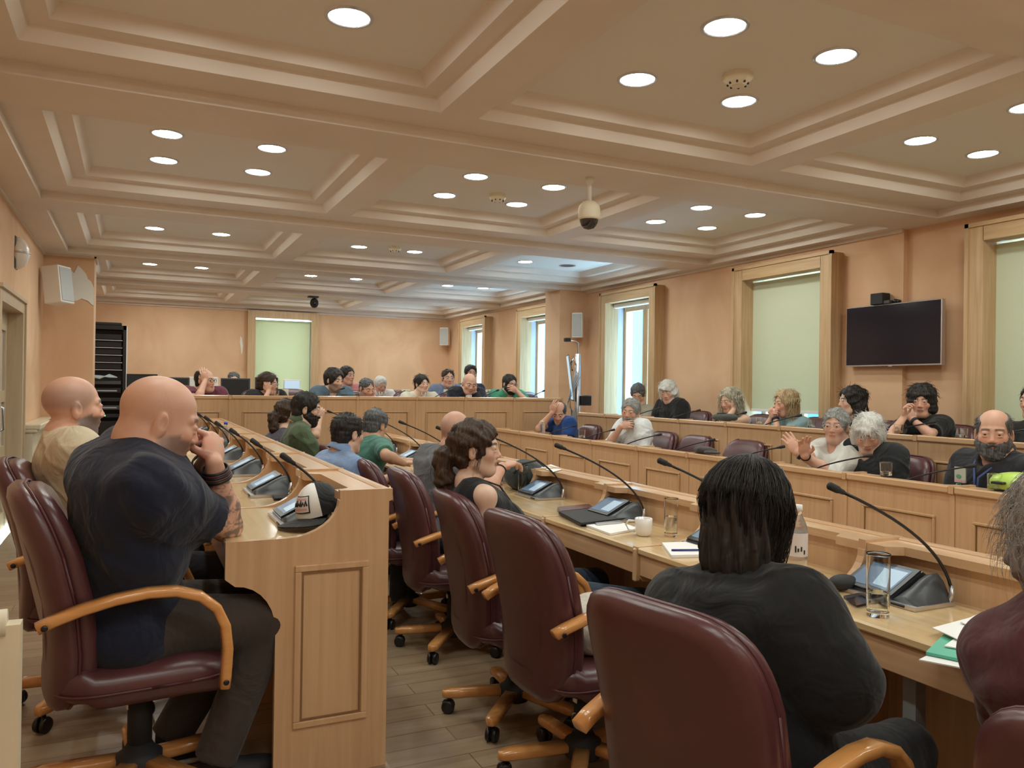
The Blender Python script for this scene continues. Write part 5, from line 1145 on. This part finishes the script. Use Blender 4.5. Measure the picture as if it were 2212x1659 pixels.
mat('badgegrey', (.50, .52, .44), .6); mat('badgepink', (.62, .36, .33), .6); mat('badgegreen', (.12, .32, .18), .6); mat('teal', (.16, .42, .42), .5); mat('badgeblue', (.32, .42, .58), .6)
q = badge('square_badge', .105, -.105, .068, .088, 'badgegrey', P['o']); badge('badge_emblem', .112, -.115, .030, .024, 'badgegreen', P['o'], True, .004); badge('badge_band', .105, -.142, .064, .016, 'badgepink', P['o'], False, .004)
badge('round_badge', -.105, -.12, .078, .078, 'white', P['o'], True); badge('badge_face', -.105, -.115, .060, .050, 'badgeblue', P['o'], True, .004); badge('badge_band', -.105, -.140, .054, .022, 'badgepink', P['o'], True, .005)
b = MB(); c = C7+TR@np.array([.11, .196, -.19]); u, v = TR[:, 0], TR[:, 2]
for cx_, r_ in ((.03, .020), (-.025, .022)): b.tube([c+u*(cx_+r_*math.cos(a))+v*r_*math.sin(a) for a in [2*PI*i/14 for i in range(15)]], .0025, 5)
b.tube([c+u*.03, c+u*.008+v*.034, c-u*.018+v*.034, c, c+u*.008+v*.034], .002, 5); b.tube([c-u*.025, c-u*.014+v*.045, c-u*.026+v*.05], .002, 5); b.build('bicycle_print', 'teal', P['o'])
b = MB()
for s_ in (-1, 1): b.tube([C7+TR@np.array([s_*.075, .05, .02]), C7+TR@np.array([s_*.06, .12, -.04]), C7+TR@np.array([s_*.012, .192, -.11]), C7+TR@np.array([s_*.008, .20, -.20])], .0065, 6)
b.build('lanyard', mat('lanyardblue', (.04, .07, .2), .6), P['o'])
# the suited man: tie-less collar and lapels read from the white shirt front

# ------------------------------------------------------------ things on the desks
def glass(px, py, z, label, h=.165, r=.031, water=.35, p=None):
    p = atZ(px, py, z) if p is None else p; e = empty('drinking_glass', (p[0], p[1], z+.001), 0, label, 'glass', 'drinking glasses')
    MB().lathe([(.0005, 0), (r*.92, 0), (r*.92, .003), (r, h), (r-.0022, h), (r*.92-.002, .012), (.0005, .011)], n=32, caps=False, crisp=True).build('tumbler', 'glass', e)
    if water: MB().lathe([(.0005, .0125), (r*.92-.0035, .0125), (r*.95-.0035, h*water), (.0005, h*water)], n=32, caps=False, crisp=True).build('water', 'water', e)
    return e
glass(1896, 1330, .79, 'tall glass a third full of water in front of the nearest console', .178, .033, .38)
glass(1449, 1158, .79, 'tall half full glass behind the white mug', .165, .031, .52)
glass(1129, 1063, .79, 'tall nearly empty glass before the black bag', .165, .031, .12)
zz = .015+.93+.01
for px, py, lb in ((1914, 1026, 'short glass on the ledge before the white haired man in black'), (2148, 1044, 'short glass beside the yellow green helmet'), (1257, 940, 'small clear cup before the man in royal blue')): glass(px, py, zz, lb, .075, .034, .3, atX(px, py, 3.90))
zz = T2+.93+.01
for px, py, lb in ((1641, 908, 'small clear cup on the rear ledge left of the blond woman'), (1753, 915, 'small clear cup on the rear ledge right of the blond woman'), (1941, 938, 'small clear cup on the rear ledge left of the woman with the bob'), (2080, 940, 'small clear cup on the rear ledge right of the woman with the bob')): glass(px, py, zz, lb, .06, .032, .3, atX(px, py, 4.98))
zz = TD+.93+.01
for px, py, lb in ((597, 857, 'small clear cup before the woman in black at the dais'), (822, 857, 'small clear cup before the grey haired man at the dais'), (915, 857, 'small clear cup before the ponytailed man')): glass(px, py, zz, lb, .05, .03, 0, atY(px, py, 8.63))
p = atZ(1390, 1157, .79)
e = empty('coffee_mug', (p[0], p[1], .791), 0, 'white ceramic mug on the middle row beside the notepad', 'mug')
MB().lathe([(.0005, 0), (.026, 0), (.030, .004), (.037, .025), (.0385, .075), (.0365, .076), (.035, .027), (.028, .008), (.0005, .007)], n=30, caps=False).build('cup', 'ceramic', e)
MB().tube([(-.036*.83-.002, .036*.55, .062), (-.055, .034, .064), (-.066, .040, .045), (-.055, .034, .022), (-.030, .020, .016)], .0045, 8).build('handle', 'ceramic', e)
MB().lathe([(.0005, .066), (.0355, .066)], n=24, caps=False).build('coffee', mat('coffee', (.05, .02, .01), .1), e)
def quad(name, pxs, z, t, m, label=None, cat=None, parent=None, rs_=0):
    P4 = [atZ(x, y, z) for x, y in pxs]; b = MB().prism([(p[0], p[1]) for p in P4], 'z', z+.0008, z+t); o = b.build(name, m, parent)
    if label: tag(o, label, cat)
    return o
e = empty('laptop', (0, 0, 0), 0, 'closed black laptop lying on the middle row desk', 'laptop')
quad('laptop_base', [(1207, 1112), (1255, 1137), (1372, 1124), (1312, 1101)], .79, .012, 'darkgrey', parent=e); quad('laptop_lid', [(1207, 1109), (1255, 1134), (1372, 1121), (1312, 1098)], .802, .010, 'blackmatte', parent=e)
o = quad('leather_folder', [(1204, 1104), (1211, 1113), (1283, 1105), (1272, 1097)], .79, .022, 'leather', 'maroon leather folder behind the closed laptop', 'folder')
e = empty('notepad', (0, 0, 0), 0, 'white notepad between the laptop and the mug', 'notepad'); quad('pages', [(1266, 1138), (1318, 1157), (1380, 1146), (1330, 1128)], .79, .010, 'paper', parent=e)
quad('cover', [(1285, 1132), (1290, 1135), (1345, 1130), (1338, 1126)], .801, .006, 'silver', parent=e)
e = empty('notebook', (0, 0, 0), 0, 'open notebook with a pen left of the black haired woman', 'notebook'); quad('pages', [(1430, 1178), (1450, 1206), (1530, 1204), (1510, 1176)], .79, .012, 'paper', parent=e)
p = atZ(1480, 1190, .803); tag(MB().tube([(p[0]-.05, p[1]+.02, .806), (p[0]+.06, p[1]-.03, .808)], .004, 8).build('pen', mat('penblue', (.02, .03, .2), .3)), 'dark blue pen lying on the open notebook', 'pen')
def bottle(px, py, z, h, r, label, cap, lab):
    p = atZ(px, py, z); e = empty('water_bottle', (p[0], p[1], z+.001), 0, label, 'bottle')
    MB().lathe([(.0005, .004), (r*.8, 0), (r, .01), (r*.95, h*.2), (r, h*.25), (r, h*.62), (r*.85, h*.72), (r*.42, h*.86), (r*.40, h*.92)], n=24, caps=False, crisp=True).build('bottle_body', 'plasticclear', e)
    MB().lathe([(.0005, h), (r*.45, h), (r*.47, h*.91), (.0005, h*.91)], n=20, caps=False).build('bottle_cap', cap, e)
    if lab: MB().lathe([(r+.0006, h*.26), (r+.0006, h*.60)], n=24, caps=False).build('bottle_label', lab, e)
    return e
mat('bluecap', (.02, .08, .5), .4); mat('labelwhite', (.72, .66, .64), .6)
e = bottle(1722, 1238, .79, .24, .034, 'clear plastic bottle with white label right of the black haired woman', 'white', 'labelwhite')
b = MB()
for a, z, h_ in ((3.75, .078, .022), (4.0, .080, .012), (4.3, .082, .016), (4.62, .072, .014)):
    x, y = .0352*math.cos(a), .0352*math.sin(a); b.box((x-.0018, y-.0018, z), (x+.0018, y+.0018, z+h_))
b.build('label_lettering', 'blackmatte', e)
bottle(487, 968, TL+.79, .20, .032, 'clear water bottle with blue cap on the left row ledge', 'bluecap', None); bottle(1172, 936, .015+.93, .13, .028, 'small clear bottle at the elbow of the man in royal blue', 'white', None)
def phone(pxs, z, label):
    e = empty('smartphone', (0, 0, 0), 0, label, 'phone'); quad('body', pxs, z, .009, 'black', parent=e); c = np.mean(np.array(pxs, float), 0)
    quad('screen', [tuple(c+(np.array(q)-c)*.9) for q in pxs], z+.0092, .0006, 'screenoff', parent=e)
phone([(1822, 1293), (1850, 1310), (1893, 1300), (1862, 1285)], .79, 'black phone on the desk left of the tall glass')
phone([(588, 1072), (590, 1078), (628, 1076), (624, 1069)], TL+.79, 'black phone below the second console of the left row')
b = MB().sphere((0, 0, 0), .05, 18, 12, (1.1, .75, .5)); o = b.build('sunglasses_case', 'blackmatte'); p = atZ(1822, 1275, .79); o.location = (p[0], p[1], .816); tag(o, 'rounded black case beside the phone and the black haired woman', 'case')
# papers and folders at the near right end
for i, (q, z, t, m, nm, lb) in enumerate([([(1985, 1428), (2110, 1452), (2190, 1400), (2060, 1390)], .79, .004, 'paper', 'paper_or_reflection_sheet', 'white sheet under the green folder at the desk edge'),
        ([(2000, 1415), (2110, 1438), (2180, 1390), (2040, 1375)], .795, .008, mat('greenfolder', (.10, .48, .33), .35), 'plastic_folder', 'green plastic folder at the right end of the middle row'),
        ([(2040, 1398), (2120, 1412), (2180, 1375), (2090, 1362)], .804, .004, 'paper', 'paper_or_reflection_sheet', 'folded white sheet on top of the green folder'),
        ([(2014, 1358), (2080, 1388), (2180, 1360), (2100, 1335)], .812, .003, 'paper', 'paper_or_reflection_sheet', 'loose white sheet lying above the green folder'),
        ([(2075, 1345), (2110, 1362), (2170, 1345), (2120, 1325)], .818, .003, 'paper', 'paper_or_reflection_sheet', 'crumpled white sheet beside the maroon sleeve')]):
    quad(nm, q, z, t, m, lb, 'paper' if 'sheet' in nm else 'folder')
for q, z, lb in [([(1165, 1010), (1195, 1020), (1218, 1014), (1190, 1004)], .932, 'flat white patch imitating the window reflection on the ledge before the black bag')]:
    quad('paper_or_reflection_sheet', q, z, .003, 'paper', lb, 'paper')  # window reflection on the glossy ledge, imitated by a thin white slab
# trucker cap on the near end of the left row
cpos = atZ(688, 1150, TL+.79)
e = empty('trucker_cap', (cpos[0]+.035, cpos[1]+.12, TL+.79+.036), 0, 'white and black trucker cap with a square patch on the near desk', 'cap'); e.rotation_euler = (-.22, .10, rad(120)); e.scale = (.88, .88, .84)
def cap_shell(a0, a1, off=0):
    V = []; F = []; n = 18; m = 10
    for j in range(m+1):
        ph = PI/2*j/m
        for i in range(n+1):
            a = a0+(a1-a0)*i/n; r = (1+.02*math.sin(3*a)); V.append(((.082+off)*r*math.cos(ph)*math.sin(a), (.098+off)*r*math.cos(ph)*math.cos(a), .02+(.125+off)*math.sin(ph)**.85))
    for j in range(m):
        for i in range(n): F.append((j*(n+1)+i, j*(n+1)+i+1, (j+1)*(n+1)+i+1, (j+1)*(n+1)+i))
    return V, F
V, F = cap_shell(-1.0, 1.0, .002); MB().add(V, F, True).build('front_panel', 'white', e)
V, F = cap_shell(1.0, 2*PI-1.0); MB().add(V, F, True).build('mesh_panels', fabric('capmesh', (.022, .024, .026), scale=300), e)
V = []; F = []; n = 16; m = 6
for j in range(m+1):
    for i in range(n+1):
        a = -1.15+2.3*i/n; t = j/m; r = .094+.075*t*math.cos(a*.85); V.append((r*math.sin(a)*.90, .098*math.cos(a)+.085*t*math.cos(a*.7), .024-.020*(math.sin(a))**2-.004*t))
for j in range(m):
    for i in range(n): F.append((j*(n+1)+i, j*(n+1)+i+1, (j+1)*(n+1)+i+1, (j+1)*(n+1)+i))
k = len(V); V2 = V+[(x, y, z-.004) for x, y, z in V]; F2 = [f[::-1] for f in F]+[tuple(q+k for q in f) for f in F]
MB().add(V2, F2, True).build('brim', fabric('capbrim', (.020, .022, .022)), e); MB().sphere((0, 0, .146), .008, 10, 6, (1, 1, .6)).build('button', 'blackmatte', e)
def on_cap(u, v, off=.004):    # patch coordinates: u across, v up
    a = u/.095; ph = v/.125; return ((.082+off)*math.cos(ph)*math.sin(a)*1.02, (.098+off)*math.cos(ph)*math.cos(a)*1.02, .02+(.125+off)*math.sin(ph)**.85)
def patch(name, u0, u1, v0, v1, m, off, par=e):
    V = [on_cap(u0+(u1-u0)*i/8, v0+(v1-v0)*j/8, off) for j in range(9) for i in range(9)]; F = [(j*9+i, j*9+i+1, j*9+i+10, j*9+i+9) for j in range(8) for i in range(8)]
    return MB().add(V, F, True).build(name, m, par)
pt_ = patch('patch', -.052, .040, .018, .092, 'black', .0035); patch('patch_face', -.047, .035, .023, .087, 'labelwhite', .0045, pt_); patch('patch_band', -.040, .028, .072, .081, 'badgepink', .0052, pt_); patch('patch_band', -.040, .028, .029, .038, 'badgepink', .0052, pt_)
b = MB(); zig = [(-.042, .046), (-.036, .068), (-.030, .046), (-.022, .062), (-.016, .046), (-.010, .070), (-.006, .047), (.002, .058), (.008, .046), (.014, .068), (.018, .047), (.026, .058), (.028, .044)]
b.tube([on_cap(u, v, .0065) for u, v in zig], .0032, 6); b.build('patch_script', 'blackmatte', pt_)
# bags
def blob(name, c, r, m, label, cat, R=None, amp=.008, fr=18, h=.008, flat=None, extra=None, parent=None):
    G = Grid(np.array(c)-max(r)*1.9, np.array(c)+max(r)*1.9, h); G.ell(c, r, R, k=.03)
    if extra: extra(G)
    V, F = G.mesh(lambda g, D: D+amp*noise3((g.ax[0][:, None, None], g.ax[1][None, :, None], g.ax[2][None, None, :]), fr, 7))
    if flat is not None: V[:, 2] = np.maximum(V[:, 2], flat)
    o = np_mesh(name, V, F, m, parent)
    if label: tag(o, label, cat)
    return o
p = atZ(1118, 1062, .79); o = blob('backpack', (p[0]+.10, p[1]+.10, .875), (.13, .17, .10), fabric('bagdark', (.035, .045, .045)), 'dark grey bag lying on the middle row desk behind the tall glass', 'bag', flat=.792)
b = MB().tube([(p[0]-.02, p[1]+.02, .90), (p[0]+.03, p[1]+.0, .96), (p[0]+.12, p[1]-.02, .98), (p[0]+.2, p[1]+.02, .93)], .006); b.build('zip', 'blackmatte', o)
c = chairs[1].location; blob('tote_bag', (c.x+.02, c.y-.02, .56), (.17, .15, .10), fabric('canvas', (.55, .50, .42)), 'crumpled cream cloth bag lying on the empty armchair', 'bag', amp=.016, fr=26, flat=.475)
c = chairs[3].location; o = blob('plastic_bag', (c.x+.06, c.y-.10, .60), (.12, .10, .13), mat('bagwhite', (.70, .72, .70), .4), 'crumpled white and black carrier bag on the armchair beside the end panel', 'bag', amp=.012, fr=30, flat=.475)
MB().prism([(c.x-.02, .60), (c.x+.10, .60), (c.x+.04, .68)], 'y', c.y-.215, c.y-.200).build('bag_print', 'blackmatte', o)
p = atX(1556, 893, 4.98); blob('shoulder_bag', (p[0]+.05, p[1], T2+.975), (.07, .17, .045), fabric('bagolive', (.06, .065, .055)), 'dark olive bag on the rear ledge before the curly haired woman', 'bag', flat=T2+.942, amp=.018, fr=24)
MB().tube([(p[0]+.05, p[1]-.12, 1.17), (p[0]+.02, p[1]-.05, 1.215), (p[0]+.02, p[1]+.06, 1.21), (p[0]+.05, p[1]+.13, 1.16)], .007).build('handle', 'blackmatte', [o for o in C.objects if o.name.startswith('shoulder_bag')][0])
p = atX(1520, 972, 3.90); blob('flat_cap', (p[0]+.02, p[1], .975), (.07, .11, .028), fabric('capbrown', (.05, .042, .038)), 'dark brown flat cap on the front ledge before the left empty chair', 'cap', flat=.956, amp=.008, fr=30, extra=lambda G: G.ell((p[0]-.01, p[1]-.11, .965), (.05, .07, .012), k=.01))
p = atX(2172, 1052, 3.92); h_ = blob('cycle_helmet', (p[0]+.05, p[1]-.04, .985), (.09, .15, .06), mat('helmet', (.50, .75, .12), .3, coat=.5), 'yellow green cycle helmet on the front right ledge', 'helmet', amp=.0, flat=.957)
b = MB()
for s_ in (-.5, .3): b.box((p[0]-.07, p[1]-.04+s_*.14-.03, .985), (p[0]-.02, p[1]-.04+s_*.14+.03, .998), .004)
b.build('vents', 'black', h_)

# ------------------------------------------------------------ wall screen, cameras, trolley, rack, monitors
e = empty('wall_television', (XR-.05, 4.795, 1.933), 0, 'flat black wall television between the two roller blinds', 'television')
MB().box((-.03, -.478, -.272), (.02, .478, .272), .004).build('bezel', 'silver', e); MB().box((-.0335, -.470, -.258), (-.028, .470, .264)).build('screen', 'screenoff', e); MB().box((.02, -.2, -.15), (.049, .2, .15)).build('wall_mount', 'black', e); MB().box((-.036, -.02, -.275), (-.03, .02, -.268)).build('logo_bar', 'silver', e)
e = empty('conference_camera', (XR-.06, 4.86, 2.205), 0, 'black conference camera box on top of the wall television', 'camera')
MB().box((-.05, -.0, 0), (.05, .13, .10), .005).build('housing', 'blackmatte', e); MB().box((-.04, -.06, 0), (.03, -.0, .03), .004).build('bracket', 'darkgrey', e); MB().lathe([(.014, -.01), (.02, 0), (.02, .025)], (-.0, -.085, .02), 14, 'x').build('lens', 'black', e); MB().lathe([(.01, -.01), (.014, 0), (.014, .02)], (-.0, -.12, .016), 14, 'x').build('microphone_puck', 'black', e)
e = empty('dome_camera', (2.75, 4.60, Z0), 0, 'white dome security camera hanging from the ceiling beam', 'camera')
MB().lathe([(.028, 0), (.026, -.03), (.016, -.04), (.016, -.16)], n=16).build('hanging_rod', 'white', e); MB().lathe([(.016, -.155), (.045, -.165), (.068, -.19), (.074, -.215), (.074, -.27), (.066, -.285)], n=28).build('housing', 'cream', e)
MB().lathe([(.064, -.285), (.062, -.30), (.052, -.325), (.034, -.343), (.0005, -.352)], n=28, caps=False).build('dome', mat('domeblack', (.01, .01, .012), .08, coat=1), e)
p = atZ(679, 640, Z0); e = empty('tracking_camera', (p[0], p[1], Z0), 0, 'small black camera hanging from the ceiling before the far wall', 'camera')
MB().box((-.10, -.06, -.03), (.06, .06, 0), .008).build('mount', 'black', e); MB().sphere((0, 0, -.11), .07, 16, 10, (1, 1, 1.15)).build('camera_head', 'black', e); MB().lathe([(.03, -.085), (.035, -.06)], (0, 0, -.12), 16, 'y').build('lens', 'screenoff', e)
# video trolley behind the man in royal blue
p = atD(1247, 880, 10.15); e = empty('video_trolley', (p[0], p[1], TD), 0, 'tall chrome trolley with a tilted screen and camera behind the rear row', 'trolley')
MB().tube([(0, 0, .02), (0, 0, 1.50)], .035, 14).build('column', 'silver', e); MB().box((-.25, -.25, 0), (.25, .25, .04), .02).build('base', 'greyplastic', e)
b = MB(); u = rad(68)
b.box((-.26, -.02, -.29), (.26, .02, .29), .008).warp(lambda x, y, z: (-.14+x*.42-.05*(z/.34)+0*y, -.05+x*.85+y*.3, 1.19+z)); sc = b.build('screen_frame', 'bluelightframe' if 'bluelightframe' in MATS else 'darkgrey', e)
b = MB().box((-.245, -.024, -.275), (.245, -.021, .275)).warp(lambda x, y, z: (-.150+x*.42-.05*(z/.34), -.05+x*.85+y*.3, 1.19+z)); b.build('screen', mat('trolleyscreen', (.3, .45, .55), .15, emit=(.30, .58, .75), es=.45), sc)
MB().tube([(0, 0, 1.5), (.0, 0, 1.64), (-.04, 0, 1.66), (-.13, 0, 1.66)], .009).build('camera_arm', 'silver', e); MB().box((-.20, -.03, 1.65), (-.12, .03, 1.70), .008).build('camera', 'black', e)
MB().box((.03, -.08, .84), (.17, .08, .97), .01).build('equipment_box', 'black', e); MB().tube([(-.02, 0, 1.35), (-.07, 0, 1.45), (-.10, 0, 1.38), (-.08, 0, 1.28)], .012).build('bracket', 'chrome', e)
b = MB()
for k in range(5): b.tube([(-.05+.02*k, -.03, 1.30-.02*k), (-.14-.012*k, -.05, 1.0-.04*k), (-.10+.01*k, -.03, .68+.02*k), (-.01, -.02, .62)], .006)
b.build('cables', 'greyplastic', e)
# equipment rack behind the left pillar
e = empty('server_rack', (-.42, 12.6, TD), 0, 'tall black equipment rack behind the left pillar', 'rack')
b = MB(); b.box((-.31, 0, 0), (-.27, .7, 1.86)); b.box((.27, 0, 0), (.31, .7, 1.86)); b.box((-.31, 0, 1.80), (.31, .7, 1.86)); b.box((-.31, 0, 0), (.31, .7, .06)); b.build('frame', 'black', e)
MB().box((.311, 0, 0), (.318, .7, 1.86)).build('side_panel', 'white', e); MB().box((-.25, -.005, 1.86), (.25, .1, 1.90), .01).build('top_cap', 'blackmatte', e)
b = MB().box((-.27, .3, .06), (.27, .32, 1.80)); b.build('backboard', 'darkgrey', e)
for k in range(5):
    z = 1.22+k*.105; MB().box((-.26, .0, z), (.26, .02, z+.012)).build('shelf_rail', 'greyplastic', e); MB().box((-.25, .03, z+.02), (.25, .25, z+.095), .004).build('blank_unit', 'black', e)
for k, (z, h_, m) in enumerate([(1.02, .05, 'darkgrey'), (.90, .07, 'black'), (.78, .05, 'blackmatte'), (.66, .06, 'darkgrey'), (.55, .05, 'blackmatte'), (.30, .20, 'black'), (.10, .12, 'blackmatte')]):
    un = MB().box((-.25, -.01, z), (.25, .25, z+h_), .004).build('rack_unit', m, e)
    if k in (1, 3): MB().box((-.20, -.014, z+.02), (-.12, -.009, z+.035)).build('indicator', 'bluelight', un); MB().box((-.05, -.014, z+.02), (.2, -.009, z+.04)).build('port_strip', 'greyplastic', un)
    if k in (4, 5): MB().box((.14 if k == 5 else -.02, -.014, z+.02), (.16 if k == 5 else .06, -.009, z+.035)).build('indicator', 'greenlight', un)
for k in range(5): MB().tube([(-.27, -.02, 1.10-.02*k), (-.15, -.05, 1.13+.004*k), (-.02, -.04, 1.10+.01*k), (.10, -.03, 1.16-.01*k), (.2, 0, 1.12)], .008).build('patch_cable', ['speakergrey', 'teal', 'white', 'speakergrey', 'badgeblue'][k], e)
# computer monitors on the back tables
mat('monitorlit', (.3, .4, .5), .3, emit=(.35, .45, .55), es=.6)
for px, w_, top, d, m, lb in [(307, .42, 808, 11.6, 'black', 'black monitor behind the bald man in navy, nearest the rack'), (378, .40, 815, 11.6, 'darkgrey', 'dark monitor with round logo left of the man in maroon'), (440, .42, 814, 12.2, 'white', 'white backed monitor behind the man in maroon'), (509, .40, 817, 11.4, 'darkgrey', 'dark monitor between the man in maroon and the woman in black'), (576, .34, 815, 12.2, 'darkgrey', 'dark monitor behind the woman in black'), (631, .26, 820, 12.4, 'white', 'pale framed monitor in front of the far window')]:
    t = atD(px, top, d); e = empty('computer_monitor', (t[0], t[1], t[2]), 0, lb, 'monitor', 'monitors on the back tables'); e.rotation_euler = (0, 0, rad(-10))
    MB().box((-w_/2, -.02, -.29), (w_/2, .02, 0), .006).build('monitor_case', m, e)
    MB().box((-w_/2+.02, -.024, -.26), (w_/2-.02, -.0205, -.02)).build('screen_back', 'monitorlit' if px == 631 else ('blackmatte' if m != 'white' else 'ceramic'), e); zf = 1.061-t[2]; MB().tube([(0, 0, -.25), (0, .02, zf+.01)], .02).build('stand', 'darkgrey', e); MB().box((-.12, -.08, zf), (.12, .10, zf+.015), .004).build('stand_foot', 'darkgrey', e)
    if px == 378: MB().lathe([(.012, 0), (.018, 0)], (0, -.0255, -.06), 16, 'y', caps=False).build('round_logo', 'silver', e)
t = 1.06
e = empty('back_table', (0, 0, 0), 0, 'long plain table carrying the monitors behind the dais', 'table'); MB().box((-.1, 12.2, t-.03), (2.2, 13.5, t), .005).build('table_top', 'wood_x', e)
for x, y in ((-.05, 12.25), (2.1, 12.25), (-.05, 13.4), (2.1, 13.4)): MB().box((x, y, TD), (x+.05, y+.05, t-.03)).build('leg', 'wood_z', e)
# cream emblem panels on the chair backs of the dais
for px, lb in ((474, 'cream panel right of the man in maroon'), (561, 'cream panel left of the woman in black'), (613, 'cream panel right of the woman in black'), (876, 'cream emblem panel left of the ponytailed man'), (967, 'cream emblem panel left of the man in the suit'), (1057, 'cream emblem panel left of the man in green')):
    q = atY(px, 849, 9.75); e = empty('emblem_panel', (q[0], 9.75, q[2]), 0, lb, 'panel', 'cream emblem panels behind the dais'); MB().box((-.055, -.01, -.06), (.055, .01, .045), .004).build('board', 'cream', e); MB().box((-.035, -.013, -.035), (.035, -.009, .02)).build('inset', 'creamwood', e)
    MB().lathe([(.0005, 0), (.013, 0)], (-.02, -.0135, .025), 14, 'y', caps=False).build('round_emblem', 'badgegreen', e); MB().tube([(0, 0, -.06), (0, .0, TD+.001-q[2])], .02).build('post', 'wood_z', e)
# pale timber end of the desk row behind the viewer, lower left corner
q = atD(44, 1345, 1.28); e = empty('desk_end', (0, 0, 0), 0, 'pale timber desk end cut by the lower left corner of the picture', 'desk')
zt = q[2]; MB().prism([(q[0]-.60, 0), (q[0], 0), (q[0], zt-.003), (q[0]-.6, zt-.003)], 'y', q[1], q[1]+.035).build('end_panel', 'creamwood', e)
MB().tube([(q[0]-.6, q[1]+.01, zt+.0), (q[0]-.02, q[1]+.01, zt+.0)], .022, 12).build('edge_rail', 'creamwood', e); MB().box((q[0]-.60, q[1]-.5, zt-.03), (q[0]-.045, q[1]+.0, zt-.005), .005).build('worktop', 'woodtop', e)
tag(MB().box((XL+.001, 6.2, 1.33), (XL+.03, 6.32, 1.42), .004).build('call_point', mat('red', (.5, .02, .02), .4)), 'small red alarm call point on the left wall before the door', 'alarm')
